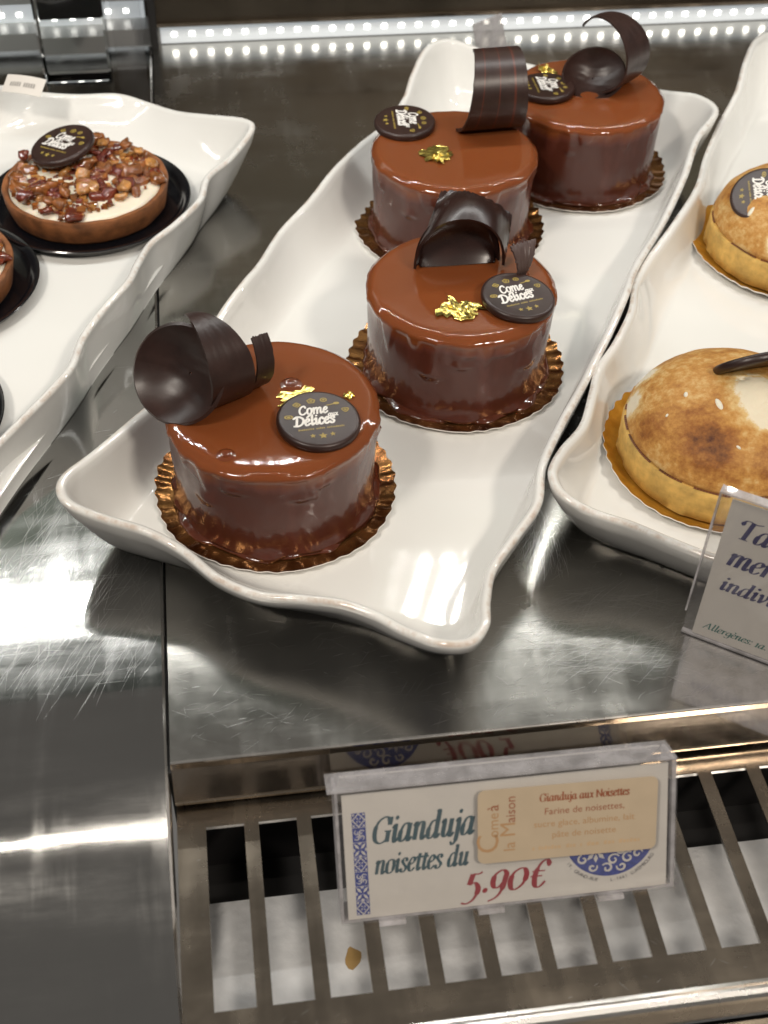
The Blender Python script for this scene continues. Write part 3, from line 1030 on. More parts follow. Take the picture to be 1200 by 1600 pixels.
# ------------------------------------------------------------------ chocolate decorations
def flat_poly(mb, pts, z, mi=0):
    mb.add([(a, b, z) for a, b in pts], [tuple(range(len(pts)))], mi)


def make_disc(parent, loc, rot, tilt=(0, 0), r=1.45, th=0.34):
    prof = [(r - 0.12, 0.0), (r - 0.03, 0.03), (r, 0.10), (r, th - 0.12), (r - 0.03, th - 0.05), (r - 0.10, th), (r - 0.16, th - 0.01), (r * 0.5, th)]
    vs, fs = lathe(prof, 72)
    d = mk('chocolate_disc', vs, fs, M['dark'], parent, None, True, 60, loc)
    d.rotation_euler = (tilt[0], tilt[1], rot)
    # white script
    w = MB()
    k = r / 1.45
    z = th + 0.004
    pen_text(w, 'Come', -0.66 * k, 0.20 * k, 0.295 * k, 0.18, 0.27, mono=True, z=z, rot=0.04, sx=0.92)
    pen_text(w, 'aux', 0.34 * k, 0.05 * k, 0.14 * k, 0.12, 0.30, mono=True, z=z + 0.0035, rot=0.06)
    pen_text(w, 'Délices', -0.88 * k, -0.38 * k, 0.315 * k, 0.18, 0.28, mono=True, z=z + 0.005, rot=0.07, sx=1.0)
    w.build('white_script', [M['white_print']], d)
    g = MB()
    for j in range(26):     # line of tiny gold writing, too small to read
        xx = (-0.78 + j * 0.062) * k
        if j in (9, 15):
            continue
        yy = (-0.56 + 0.07 * (xx / k)) * k
        flat_poly(g, [(xx, yy), (xx + 0.042 * k, yy + 0.002), (xx + 0.044 * k, yy + (0.07 + 0.03 * ((j * 7) % 3 == 0)) * k), (xx + 0.004, yy + 0.07 * k)], z + 0.001)
    for (sx_, sy_, sr) in ((-0.33, -0.88, 0.11), (0.02, -0.90, 0.16), (0.36, -0.84, 0.11)):
        st = []
        for q in range(10):
            rr = sr if q % 2 == 0 else sr * 0.45
            st.append(((sx_ + rr * math.sin(q * math.pi / 5)) * k, (sy_ + rr * math.cos(q * math.pi / 5)) * k))
        g.add([(a, b, z + 0.001) for a, b in st] + [(sx_ * k, sy_ * k, z + 0.001)], [(10, (q + 1) % 10, q) for q in range(10)])
    for (cx, cy, kind) in ((-1.02, 0.12, 'heart'), (-0.66, 0.72, 'roll'), (-0.14, 0.88, 'cupcake'), (0.30, 0.90, 'bun'), (0.66, 0.66, 'whisk'), (0.98, 0.34, 'drop')):
        cx, cy = cx * k, cy * k
        if kind == 'whisk':
            flat_poly(g, [(cx - 0.30 * k, cy - 0.07 * k), (cx, cy - 0.01 * k), (cx, cy + 0.04 * k), (cx - 0.30 * k, cy - 0.03 * k)], z + 0.001)
            flat_poly(g, [(cx + 0.11 * k * math.cos(q * .628) + 0.06 * k, cy + 0.03 + 0.065 * k * math.sin(q * .628)) for q in range(10)], z + 0.0015)
            continue
        R0 = 0.135 * k
        out = []
        for q in range(20):
            a = q * math.pi / 10
            rr = R0 * {'heart': 1 + 0.18 * math.cos(2 * a), 'roll': 1 + 0.12 * math.cos(4 * a), 'cupcake': 1.12 + 0.12 * math.sin(5 * a), 'bun': 0.95, 'drop': 1 + 0.12 * math.sin(3 * a)}[kind]
            out.append((cx + rr * math.cos(a), cy + rr * math.sin(a) * 0.85))
        inn = [(cx + (p - cx) * 0.62, cy + (q_ - cy) * 0.62) for p, q_ in out]
        inn2 = [(cx + (p - cx) * 0.40, cy + (q_ - cy) * 0.40) for p, q_ in out]
        vs_ = [(a, b, z + 0.001) for a, b in out] + [(a, b, z + 0.001) for a, b in inn]
        g.add(vs_, [(q, (q + 1) % 20, 20 + (q + 1) % 20, 20 + q) for q in range(20)])
        flat_poly(g, inn2, z + 0.001)
    g.build('gold_print', [M['gold_print']], d)
    return d


def shell_grid(grid, th, name, mats, parent, ridge=0.0, stripes=()):
    """grid[i][j] points of an open sheet -> sheet with thickness"""
    ni, nj = len(grid), len(grid[0])
    nr = [[None] * nj for _ in range(ni)]
    for i in range(ni):
        for j in range(nj):
            a = grid[min(i + 1, ni - 1)][j] - grid[max(i - 1, 0)][j]
            b = grid[i][min(j + 1, nj - 1)] - grid[i][max(j - 1, 0)]
            c = a.cross(b)
            nr[i][j] = c.normalized() if c.length > 1e-9 else Vector((0, 0, 1))
    vs = []
    for sgn in (0.5, -0.5):
        for i in range(ni):
            for j in range(nj):
                e = ridge * nz(j * 0.9, 3.1, sgn * 4) + ridge * 0.4 * nz(j * 0.35, i * 0.03, 9)
                vs.append(grid[i][j] + nr[i][j] * (th * sgn + e))
    fs, ii = [], []
    o = ni * nj
    for i in range(ni - 1):
        for j in range(nj - 1):
            ii += [1 if j in stripes else 0] * 2
            a, b, c, d = i * nj + j, i * nj + j + 1, (i + 1) * nj + j + 1, (i + 1) * nj + j
            fs += [(d, c, b, a)[::-1], (o + d, o + c, o + b, o + a)]
    for i in range(ni - 1):
        for j in (0, nj - 1):
            a, b = i * nj + j, (i + 1) * nj + j
            fs.append((a, b, o + b, o + a) if j else (b, a, o + a, o + b))
    for j in range(nj - 1):
        for i in (0, ni - 1):
            a, b = i * nj + j, i * nj + j + 1
            fs.append((b, a, o + a, o + b) if i else (a, b, o + b, o + a))
    if stripes:
        return mk(name, vs, fs, mats, parent, ii + [0] * (len(fs) - len(ii)), True, 55)
    return mk(name, vs, fs, mats, parent, None, True, 55)


def curl_band(parent, c, axis, e1, e2, r, th0, th1, w0, w1, name='curl_band', mat=None, thick=0.09, rfun=None, shift=0.0, ragged=0.0, ni=44, nj=22, ridge=0.012, tip=0.0, tip_start=0.6, stripes=()):
    """strip wound round an axis: angle th0..th1, width along the axis w0..w1 at start / end"""
    A, E1, E2 = Vector(axis).normalized(), Vector(e1).normalized(), Vector(e2).normalized()
    c = Vector(c)
    grid = []
    for i in range(ni + 1):
        t = i / ni
        th = R(th0 + (th1 - th0) * t)
        rr = r * (rfun(t) if rfun else 1)
        w = w0 + (w1 - w0) * t
        if tip and t > tip_start:
            q = (t - tip_start) / (1 - tip_start)
            w *= (1 - q ** 1.5) * (1 - tip) + tip if q < 1 else tip
        row = []
        for j in range(nj + 1):
            s = j / nj - 0.5
            e = 0.0
            if ragged and t > 0.8:
                e = ragged * nz(j * 0.8, 2.0, 5) * (t - 0.8) / 0.2
            tt = th + e
            edge = ragged * 0.5 * nz(i * 0.35, 11 + (1 if s > 0 else 0) * 7, 3) * (abs(s) * 2) ** 6
            row.append(c + A * (s * w + shift * t + edge) + E1 * (rr * math.cos(tt)) + E2 * (rr * math.sin(tt)))
        grid.append(row)
    return shell_grid(grid, thick, name, [mat or M['dark'], M['stripe']], parent, ridge, stripes)


def curl_cup(parent, c, n, r, depth, upv=(0, 0, 1), stretch=1.0, name='scoop', mat=None):
    Nn = Vector(n).normalized()
    U = (Vector(upv) - Nn * Vector(upv).dot(Nn)).normalized()
    V = Nn.cross(U)
    c = Vector(c)
    grid = []
    for i in range(13):
        t = 0.03 + 0.97 * i / 12
        row = []
        for j in range(49):
            a = 2 * math.pi * j / 48
            rr = r * t * (1 + 0.05 * math.cos(2 * a + 0.6))
            d = -depth * (1 - t * t) ** 0.9 + 0.03 * nz(math.cos(a) * 2 * t, math.sin(a) * 7 * t, 2)
            row.append(c + U * (rr * math.sin(a) * stretch) + V * (rr * math.cos(a)) + Nn * d)
        grid.append(row)
    return shell_grid(grid, 0.13, name, mat or M['dark'], parent, 0.0)


def gold_flake(parent, loc, w, h, rot, seed, crumple=0.10, name='gold_leaf'):
    r_ = random.Random(seed)
    n = 9
    grid = []
    cr, sr = math.cos(rot), math.sin(rot)
    for i in range(n):
        row = []
        for j in range(n):
            u, v = i / (n - 1) - 0.5, j / (n - 1) - 0.5
            x = u * w * (1 + 0.7 * nz(v * 5, seed, 1)) + r_.uniform(-1, 1) * 0.06 * w
            y = v * h * (1 + 0.8 * nz(u * 5, seed, 8)) + r_.uniform(-1, 1) * 0.06 * h
            z = 0.03 + crumple * (0.6 + nz(u * 7, v * 7, seed * 1.7)) * (0.4 + r_.random())
            row.append(Vector((loc[0] + x * cr - y * sr, loc[1] + x * sr + y * cr, loc[2] + max(0.012, z))))
        grid.append(row)
    vs = [p for row in grid for p in row]
    fs = [(i * n + j, (i + 1) * n + j, (i + 1) * n + j + 1, i * n + j + 1) for i in range(n - 1) for j in range(n - 1)]
    return mk(name, vs, fs, M['gold_leaf'], parent, None, False)


# ------------------------------------------------------------------ chocolate glazed cakes
CH = 4.02          # height of a cake


def cake_body(seed):
    dr = random.Random(int(seed * 10))
    drips = [(R(dr.uniform(-165, -15)), dr.uniform(0.5, 2.1), dr.uniform(0.05, 0.10)) for _ in range(5)]
    prof = [(3.35, 0.0), (3.55, 0.0)]
    zs = [0.02, 0.10, 0.2, 0.32] + [0.45 + 0.113 * k for k in range(29)]
    prof = [(3.2, 0.0)] + [(3.62 + 0.13 * z / CH, z) for z in zs]
    for k in range(0, 8):
        a = R(90) * k / 7
        prof.append((3.75 - 0.36 * (1 - math.cos(a)), CH - 0.36 + 0.36 * math.sin(a)))
    prof += [(3.2, CH + 0.004), (2.6, CH), (1.6, CH), (0.7, CH)]

    def rad(a, r, z):
        ca, sa = math.cos(a), math.sin(a)
        rr = r
        side = 1.0 if r > 3.3 else 0.0
        rr += side * (0.06 * nz(ca * 1.5, sa * 1.5, seed) + 0.045 * nz(ca * 4, sa * 4, seed + z * 0.8) + 0.016 * nz(ca * 9, sa * 9, seed + 3 + z * 1.4))
        # runs of glaze down the side
        run = nz(ca * 5, sa * 5, seed + 20)
        lim = CH - 0.45 - max(0, run) * 2.2
        if 0.4 < z < CH - 0.2 and r > 3.3:
            t = min(1, max(0, (z - lim) / 0.3))
            rr += 0.065 * t
        if r > 3.3 and 0.3 < z < CH - 0.1:
            for (da, dl, dw) in drips:
                d = (a - da + math.pi) % (2 * math.pi) - math.pi
                top = CH - 0.15
                k = (top - z) / dl
                if k < 1.15:
                    w_ = dw * (1.5 - 0.7 * min(1, k) + 0.35 * math.exp(-((k - 0.95) / 0.12) ** 2))
                    rr += 0.10 * math.exp(-(d / w_) ** 2) * (1 if k < 1 else max(0, 1 - (k - 1) / 0.15)) * (0.55 + 0.6 * math.exp(-((k - 0.92) / 0.15) ** 2))
        # foot where the glaze pooled
        if z < 0.55 and r > 3.1:
            rr += (0.55 - z) ** 2 * (0.5 + 1.0 * max(-0.2, nz(ca * 3, sa * 3, seed + 40)))
        zz = z
        if z > CH - 0.2:
            zz += 0.02 * nz(ca * r * 0.6, sa * r * 0.6, seed + 60)
        return rr, zz
    return lathe(prof, 300, rad)


CAKES = [
    ((4.25, 11.27), 'chocolate glazed cake nearest the front, big dark scoop overhanging its left edge'),
    ((12.22, 17.80), 'chocolate glazed cake in the middle, topped by an arched dark curl and flat gold leaf'),
    ((13.85, 28.32), 'chocolate glazed cake topped by a broad upright striped curl and a round crumpled gold leaf'),
    ((21.28, 33.08), 'rearmost chocolate glazed cake with a tall hooked curl rising from its top'),
]
BL = ['bronze scalloped board under the frontmost chocolate cake', 'bronze scalloped board under the cake with the arched curl',
      'bronze scalloped board under the cake with the upright striped curl', 'bronze scalloped board under the rearmost cake with the hooked curl']
cakes = []
for i, ((cx, cy), lab) in enumerate(CAKES):
    board_mesh('cake_board', 4.48, [M['foil_bronze'], M['card_white']], BL[i], (cx, cy, FZ), i * 0.9, 'bronze boards under the chocolate cakes', 0.20, 3.78)
    t = thing('glazed_cake', (cx, cy, FZ + 0.14), lab, 'cake', 'chocolate glazed cakes')
    vs, fs = cake_body(i * 13.7 + 1)
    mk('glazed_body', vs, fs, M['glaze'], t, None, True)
    # pooled glaze on the board
    pv, pf = lathe([(3.4, -0.06), (3.86, -0.06), (3.89, -0.03), (3.82, 0.03), (3.68, 0.10), (3.4, 0.13)], 120,
                   lambda a, r, z, i=i: ((r if r < 3.6 else r + 0.32 * nz(math.cos(a) * 3.2, math.sin(a) * 3.2, 5 + i * 7) + 0.1 * nz(math.cos(a) * 9, math.sin(a) * 9, i)), z + 0.05 * max(0, nz(math.cos(a) * 6, math.sin(a) * 6, i + 3))), False, False)
    mk('pooled_glaze', pv, pf, M['puddle'], t, None, True)
    cakes.append(t)

# cake 1
t = cakes[0]
cup = curl_cup(t, (-3.15, 0.15, CH + 1.42), (-0.50, -0.66, 0.50), 1.72, 0.85, (0.1, 0.2, 1), 1.06)
AX = Vector((0.82, 0.52, -0.10)).normalized()
curl_band(t, (-2.05, 0.85, CH + 1.50), AX, (0.53, -0.84, 0), (0.05, 0.05, 1), 1.62, -118, 128, 1.9, 1.6, tip=0.07, tip_start=0.56, ragged=0.04, shift=-0.25)
curl_band(t, (-1.02, 1.42, CH + 1.40), AX, (0.53, -0.84, 0), (0.05, 0.05, 1), 1.46, -114, 46, 0.85, 0.66, ragged=0.05, shift=0.15)
make_disc(t, (1.48, -1.42, CH + 0.03), R(3), (R(2), R(3)))
gold_flake(t, (0.95, 0.05, CH), 1.2, 1.0, 0.2, 3, 0.03)
gold_flake(t, (2.72, 0.02, CH), 0.35, 0.3, 0.6, 5, 0.06)
# cake 2 of the list: arched curl
t = cakes[1]
gg = []
for i_ in range(45):
    q = i_ / 44
    a_ = math.pi * (1 - q)
    near = Vector((0.05 + 1.78 * math.cos(a_), 0.92 - 0.12 * q, CH + 0.12 + 2.15 * math.sin(a_) ** 0.85))
    far = Vector((-0.42 + 2.85 * q, 3.0 - 0.5 * q, CH + 2.30 - 0.95 * q + 0.35 * math.sin(a_)))
    row = []
    for j_ in range(23):
        v_ = j_ / 22
        p_ = near.lerp(far, v_)
        p_.z += 0.22 * math.sin(v_ * math.pi) * math.sin(a_)
        if v_ > 0.9:
            p_ += (far - near).normalized() * (0.16 * nz(i_ * 0.6, 2.2, 4))
        if i_ in (0, 44):
            p_ += Vector((0.05 * nz(j_ * 0.7, i_, 2), 0, 0))
        row.append(p_)
    gg.append(row)
shell_grid([list(c_) for c_ in zip(*gg)], 0.11, 'curl_band', [M['dark_gloss']], t, 0.022)
ih = []
for i_ in range(33):
    a_ = math.pi * (1 - i_ / 32)
    p_ = Vector((0.05 + 1.70 * math.cos(a_), 1.25 + 0.25 * math.sin(a_), CH + 0.06 + 2.12 * math.sin(a_) ** 0.85))
    c0 = Vector((0.05 + 1.5 * math.cos(a_), 1.15, CH + 0.04))
    ih.append([c0.lerp(p_, t_ / 8) + Vector((0, 0.35 * math.sin(math.pi * t_ / 8), 0)) for t_ in range(9)])
gg = ih
shell_grid(gg, 0.09, 'curl_inner_fold', [M['dark_gloss']], t)
curl_band(t, (2.25, 0.75, CH + 0.50), (0.85, 0.45, -0.1), (0.2, -0.75, 0.6), (0.0, 0.55, 0.8), 0.95, -62, 30, 0.30, 1.35, name='curl_shaving', mat=M['dark_grey'], ragged=0.15, ridge=0.05)
make_disc(t, (1.90, -1.55, CH + 0.03), R(14), (R(4), R(4)))
gold_flake(t, (-0.46, -1.85, CH), 1.35, 1.25, -0.6, 11, 0.035)
gold_flake(t, (-0.30, -1.9, CH), 0.7, 0.9, 0.4, 12, 0.07)
# cake 3 of the list: upright curl
t = cakes[2]
curl_band(t, (1.85, 2.05, CH + 1.72), (1, 0.06, 0), (0, -1, 0), (0, 0, 1), 1.72, -76, 128, 3.05, 2.0, ragged=0.05, shift=0.35, ridge=0.006, thick=0.12, nj=48, stripes=(9, 23, 36, 37))
make_disc(t, (-1.98, 2.15, CH + 0.02), R(-97), (R(1), R(2)), 1.42)
gold_flake(t, (-0.98, -0.45, CH), 1.35, 1.1, 0.3, 21, 0.02)
gold_flake(t, (-0.85, -0.95, CH), 0.8, 0.7, 0.9, 22, 0.16)
# cake 4 of the list: hooked curl
t = cakes[3]
curl_cup(t, (0.30, 0.25, CH + 0.78), (-0.16, -0.62, 0.76), 1.45, 0.65, (0, 0.3, 1), 0.95)
curl_band(t, (1.0, 0.75, CH + 1.66), (-0.70, -0.71, 0.10), (0.71, -0.70, 0), (0, 0.1, 1), 1.66, -72, 150, 2.3, 2.2, tip=0.03, tip_start=0.40, ragged=0.04, shift=0.1)
make_disc(t, (-2.05, 0.15, CH + 0.02), R(-95), (R(1), R(-1)), 1.42)
gold_flake(t, (-1.5, 2.0, CH), 0.7, 1.3, 0.3, 31, 0.25)
# air bubbles caught in the glaze
for ci, bx, by, br in ((0, 0.75, 0.95, 0.26), (0, -1.75, -2.55, 0.22), (1, 2.55, 0.25, 0.16)):
    vs, fs = lathe([(br * 1.5, -0.01), (br * 1.15, 0.015), (br * 0.95, 0.035), (br * 0.75, 0.03), (br * 0.55, 0.0), (br * 0.2, -0.005)], 28, None, False, True)
    mk('glaze_bubble', vs, fs, M['glaze_top'], cakes[ci], None, True, None, (bx, by, CH + 0.012))

# ------------------------------------------------------------------ pecan tarts


def nut_mesh(seed, mat):
    """half a caramelised nut: long lobed lump with a groove"""
    r_ = random.Random(seed)
    n, mrings = 14, 9
    vs, fs = [], []
    lx, ly, lz = r_.uniform(0.40, 0.58), r_.uniform(0.26, 0.36), r_.uniform(0.22, 0.30)
    for i in range(1, mrings):
        ph = math.pi * i / mrings
        for k in range(n):
            a = 2 * math.pi * k / n
            g = 1 - 0.28 * math.exp(-((a - math.pi / 2) / 0.35) ** 2) + 0.20 * math.cos(3 * ph + a * 2 + seed)
            g += 0.50 * nz(math.cos(a) * 1.7 * math.sin(ph), math.sin(a) * 1.7, math.cos(ph) * 1.7 + seed * 3.3)
            vs.append((lx * math.cos(ph), ly * g * math.sin(ph) * math.cos(a), lz * g * math.sin(ph) * math.sin(a)))
    for i in range(mrings - 2):
        for k in range(n):
            k2 = (k + 1) % n
            fs.append((i * n + k, (i + 1) * n + k, (i + 1) * n + k2, i * n + k2))
    vs += [(lx, 0, 0), (-lx, 0, 0)]
    for k in range(n):
        fs.append((len(vs) - 2, k, (k + 1) % n))
        fs.append((len(vs) - 1, (mrings - 2) * n + (k + 1) % n, (mrings - 2) * n + k))
    return mk('caramelised_nut', vs, fs, mat, None, None, True)


NUTS = [nut_mesh(k * 3 + 2, [M['nut_red'], M['nut'], M['nut_amber'], M['nut_red'], M['nut'], M['nut_red'], M['nut']][k]) for k in range(7)]


def pecan_tart(x, y, label, blabel, seed, n_nuts, spread, disc=None):
    # black plastic dish below
    prof = [(3.2, 0.0), (4.25, 0.0), (4.55, 0.14), (4.72, 0.42), (4.86, 0.46), (4.90, 0.52), (4.86, 0.56), (4.70, 0.54), (4.50, 0.30), (4.25, 0.16), (3.0, 0.14)]
    vs, fs = lathe(prof, 110)
    o = mk('black_dish', vs, fs, M['black_plastic'], None, None, True, 50, (x, y, FZ))
    tag(o, blabel, 'dish', 'black dishes under the pecan tarts')
    t = thing('pecan_tart', (x, y, FZ + 0.15), label, 'tart', 'pecan tarts')
    H = 1.25

    def rad(a, r, z):
        e = 0.035 * nz(math.cos(a) * 5, math.sin(a) * 5, seed + z * 2) if r > 3 else 0
        zz = z + (0.045 * nz(math.cos(a) * 4, math.sin(a) * 4, seed + 9) if z > 1 else 0)
        return r + e, zz
    vs, fs = lathe([(3.4, 0), (3.62, 0.02), (3.70, 0.15), (3.82, 0.7), (3.90, H - 0.08), (3.86, H), (3.70, H), (3.62, H - 0.06), (3.58, H - 0.35), (2, H - 0.4)], 110, rad)
    mk('tart_shell', vs, fs, M['pastry'], t, None, True, 60)
    vs, fs = lathe([(3.585, H - 0.30), (3.58, H - 0.14), (3.4, H - 0.03), (3.0, H + 0.05), (2.2, H + 0.08), (1.2, H + 0.10), (0.4, H + 0.1)], 90,
                   lambda a, r, z: (r, z + 0.06 * nz(math.cos(a) * r * 0.9, math.sin(a) * r * 0.9, seed + 2)), False)
    mk('cream_filling', vs, fs, M['cream'], t, None, True)
    r_ = random.Random(seed)
    cnt = 0
    k = 0
    while cnt < n_nuts and k < 4000:
        k += 1
        a, q = r_.uniform(0, 6.283), math.sqrt(r_.random()) * 3.45
        px, py = q * math.cos(a), q * math.sin(a)
        if not spread(px, py, r_):
            continue
        src = NUTS[r_.randrange(len(NUTS))]
        o = src.copy()
        C.objects.link(o)
        o.parent = t
        lay = 0.16 + (0.30 if r_.random() < 0.33 else 0.0)
        o.location = Vector((px, py, H + lay)) * S
        o.rotation_euler = (r_.uniform(-0.6, 0.6), r_.uniform(-0.4, 0.4), r_.uniform(0, 6.28))
        s_ = r_.uniform(0.55, 1.1)
        o.scale = (s_, s_, s_)
        cnt += 1
    ch = MB()        # chopped bits between the larger nuts
    for k in range(420):
        a, q = r_.uniform(0, 6.283), math.sqrt(r_.random()) * 3.5
        px, py = q * math.cos(a), q * math.sin(a)
        if not spread(px * 0.95, py * 0.95, r_) or r_.random() < 0.25:
            continue
        e = r_.uniform(0.06, 0.17)
        b8 = [(px + e * (sx_ + r_.uniform(-.5, .5)), py + e * (sy_ + r_.uniform(-.5, .5)), H + 0.10 + e * 0.8 * (sz_ + r_.uniform(-.4, .4))) for sz_ in (-0.7, 0.9) for sx_, sy_ in ((-1, -1), (1, -1), (1, 1), (-1, 1))]
        ch.add(b8, [(0, 3, 2, 1), (4, 5, 6, 7), (0, 1, 5, 4), (1, 2, 6, 5), (2, 3, 7, 6), (3, 0, 4, 7)], r_.choice((0, 0, 1, 2)))
    o = ch.build('chopped_nuts', [M['nut'], M['nut_red'], M['nut_amber']], t, True, 70)
    o['kind'] = 'stuff'
    if disc:
        make_disc(t, (disc[0], disc[1], H + 0.72), disc[2], disc[3], 1.58)
    return t


def spread1(x, y, r_):
    # thick on the far and left side, bare crescent of cream at the near right
    d = x * 0.55 - y * 0.83
    if d > 2.7:
        return r_.random() < 0.05
    if d > 2.3:
        return r_.random() < 0.5
    if x > 2.9 and y > 0.2:
        return r_.random() < 0.2
    return True


pecan_tart(-3.15, 32.0, 'round pecan tart in full view, with a dark printed disc leaning on caramelised nuts',
           'black round dish under the whole pecan tart', 4, 99, spread1, (-0.95, 1.75, R(-47), (R(12), R(-7))))
pecan_tart(-10.0, 25.7, 'pecan tart cut off by the left edge, in front of the whole pecan tart',
           'black round dish under the pecan tart cut off by the left edge', 9, 60, lambda x, y, r_: x < 3.2 or r_.random() < 0.3)
vs, fs = lathe([(3.2, 0.0), (4.25, 0.0), (4.55, 0.14), (4.72, 0.42), (4.86, 0.46), (4.90, 0.52), (4.86, 0.56), (4.70, 0.54), (4.50, 0.30), (4.25, 0.16), (3.0, 0.14)], 110)
o = mk('black_dish', vs, fs, M['black_plastic'], None, None, True, 50, (at(6, 640, 1.25).x - 4.88, at(6, 640, 1.25).y, FZ))
tag(o, 'black round dish showing only a thin edge at the left border', 'dish', 'black dishes under the pecan tarts')
for s_ in NUTS:
    bpy.data.objects.remove(s_)

# ------------------------------------------------------------------ meringue tarts


def meringue_tart(x, y, label, blabel, seed, spots, whites, flakes, peak=None, rb=4.62):
    board_mesh('cake_board', rb, [M['foil_gold'], M['card_white']], blabel, (x, y, FZ), 0.4 + seed, 'gold boards under the meringue tarts', 0.44, 3.9)
    t = thing('meringue_tart', (x, y, FZ + 0.10), label, 'tart', 'meringue tarts')
    H = 1.45

    def rad(a, r, z):
        e = 0.06 * nz(math.cos(a) * 8, math.sin(a) * 8, seed + z * 2) if r > 3 else 0
        if z < 0.3 and r > 3:
            e += 0.07 * nz(math.cos(a) * 12, math.sin(a) * 12, seed)
        return r + e, z + (0.05 * nz(math.cos(a) * 4, math.sin(a) * 4, seed) if z > 1 else 0)
    vs, fs = lathe([(3.5, 0), (3.85, 0.0), (4.02, 0.12), (4.0, 0.5), (3.98, 1.2), (3.98, H - 0.12), (3.92, H), (3.74, H), (3.70, H - 0.15)], 110, rad)
    mk('tart_shell', vs, fs, M['shortcrust'], t, None, True, 60)
    D = 2.08
    prof = [(3.70, H - 0.2), (3.80, H - 0.05), (3.88, H + 0.06), (3.90, H + 0.18), (3.84, H + 0.36)]
    for k in range(1, 16):
        a = R(90) * (0.16 + 0.84 * k / 15)
        prof.append((3.86 * math.cos(a) ** 0.9, H + 0.1 + D * math.sin(a)))
    prof[-1] = (0.12, H + 0.1 + D)

    def rad2(a, r, z):
        ca, sa = math.cos(a), math.sin(a)
        b = 0.05 * nz(ca * r * 0.5, sa * r * 0.5, seed + z * 0.5) + 0.018 * nz(ca * r * 1.8, sa * r * 1.8, seed + z * 1.5)
        zz = z + b
        if peak:
            dx, dy = r * ca - peak[0], r * sa - peak[1]
            zz += peak[2] * math.exp(-(dx * dx + dy * dy) / (peak[3] ** 2))
        return r + (b if r > 1 else 0), zz
    vs, fs = lathe(prof, 120, rad2, False)
    mk('meringue_dome', vs, fs, mat_meringue([tuple(q * S for q in p) for p in spots], [tuple(q * S for q in p) for p in whites]), t, None, True)
    vs, fs = [], []
    for k in range(220):
        if nz(k * 0.21, seed, 3.3) < -0.12:
            continue
        b_ = len(vs)
        for (a, dr, dz) in ((k, -0.06, 0.02), (k, 0.05, -0.01), (k + 0.92, 0.05, -0.01), (k + 0.92, -0.06, 0.02)):
            an = 2 * math.pi * a / 220
            vs.append(((3.90 + dr) * math.cos(an), (3.90 + dr) * math.sin(an), H + 0.035 + dz + 0.05 * nz(math.cos(an) * 4, math.sin(an) * 4, seed)))
        fs.append((b_, b_ + 1, b_ + 2, b_ + 3))
    mk('browned_seam', vs, fs, M['seam'], t, None, True)
    for (fx, fy, fl_, fwid, fr) in flakes:
        rr = min(3.7, math.hypot(fx, fy))
        fz = H + 0.1 + D * math.sqrt(max(0, 1 - (rr / 3.78) ** 2.1))
        slope = math.atan2(D * rr / 3.78 ** 2, max(0.25, math.sqrt(max(0, 1 - (rr / 3.78) ** 2))))
        vs, fs = lathe([(0.3, -0.09), (0.75, -0.06), (1.0, 0.0), (0.75, 0.05), (0.3, 0.07)], 20, lambda a, r, z: (r * (1 + 0.18 * math.cos(a)), z))
        vs = [(v[0] * fl_, v[1] * fwid, v[2]) for v in vs]
        o = mk('white_fleck', vs, fs, M['meringue_white'], t, None, True, None, (fx, fy, fz + 0.01))
        az = math.atan2(fy, fx)
        q = Vector((math.cos(az) * math.sin(slope), math.sin(az) * math.sin(slope), math.cos(slope))).to_track_quat('Z', 'X')
        o.rotation_mode = 'QUATERNION'
        from mathutils import Quaternion
        o.rotation_quaternion = q @ Quaternion((0, 0, 1), fr)
    return t


t1 = meringue_tart(21.45, 11.0, 'torched meringue tart behind the front price card, dark brown patch on its near side',
                   'gold scalloped board under the tart behind the price card', 2.3,
                   [(-2.0, -1.9, 2.8, 1.5), (-1.4, -2.6, 2.4, 1.3), (-3.3, -0.6, 2.2, 1.0), (0.4, -3.0, 2.3, 1.2)],
                   [(0.35, -0.6, 3.7, 1.2), (0.2, -1.5, 3.4, 0.9), (-3.5, 1.2, 1.9, 0.8), (-2.8, 2.4, 2.4, 0.8), (0.6, -1.9, 3.5, 0.8)],
                   [(-2.10, -0.15, 0.16, 0.09, 1.2), (-1.15, -1.05, 0.32, 0.13, 0.9), (-1.75, -2.55, 0.24, 0.10, 0.2), (-2.9, -0.7, 0.09, 0.06, 0.4), (0.2, -2.9, 0.10, 0.06, 0.0), (-0.9, -2.75, 0.12, 0.06, 1.0)],
                   (0.5, -0.7, 0.40, 0.9))
d1 = make_disc(t1, (0.62, 0.62, 3.74), R(10), (R(-49), R(2)), 1.42)
t2 = meringue_tart(29.45, 24.5, 'torched meringue tart at the right edge with a dark printed disc lying on its top',
                   'gold scalloped board under the tart at the right edge', 7.7,
                   [(-0.9, -2.6, 3.0, 1.5), (-2.9, 0.9, 3.0, 1.2), (0.4, -3.1, 2.6, 1.2)],
                   [(-2.2, -2.9, 2.2, 0.8), (-0.6, -3.6, 2.1, 1.0), (-1.0, -0.6, 4.3, 0.7)],
                   [(-2.95, -0.95, 0.28, 0.11, 0.3), (-2.05, -1.75, 0.26, 0.11, 0.9), (-1.5, -0.7, 0.16, 0.09, 2.2), (-0.75, -2.4, 0.18, 0.10, 0.0), (-1.45, -1.35, 0.11, 0.08, 0.0)])
make_disc(t2, (-2.15, -0.15, 3.02), R(-103), (R(20), R(22)), 1.42)

# ------------------------------------------------------------------ price cards


def frame(B, X, Y):
    X = X.normalized()
    Z = X.cross(Y).normalized()
    Y = Z.cross(X)
    m_ = Matrix.Identity(4)
    for i in range(3):
        m_[i][0], m_[i][1], m_[i][2], m_[i][3] = X[i], Y[i], Z[i], B[i] * S
    return m_


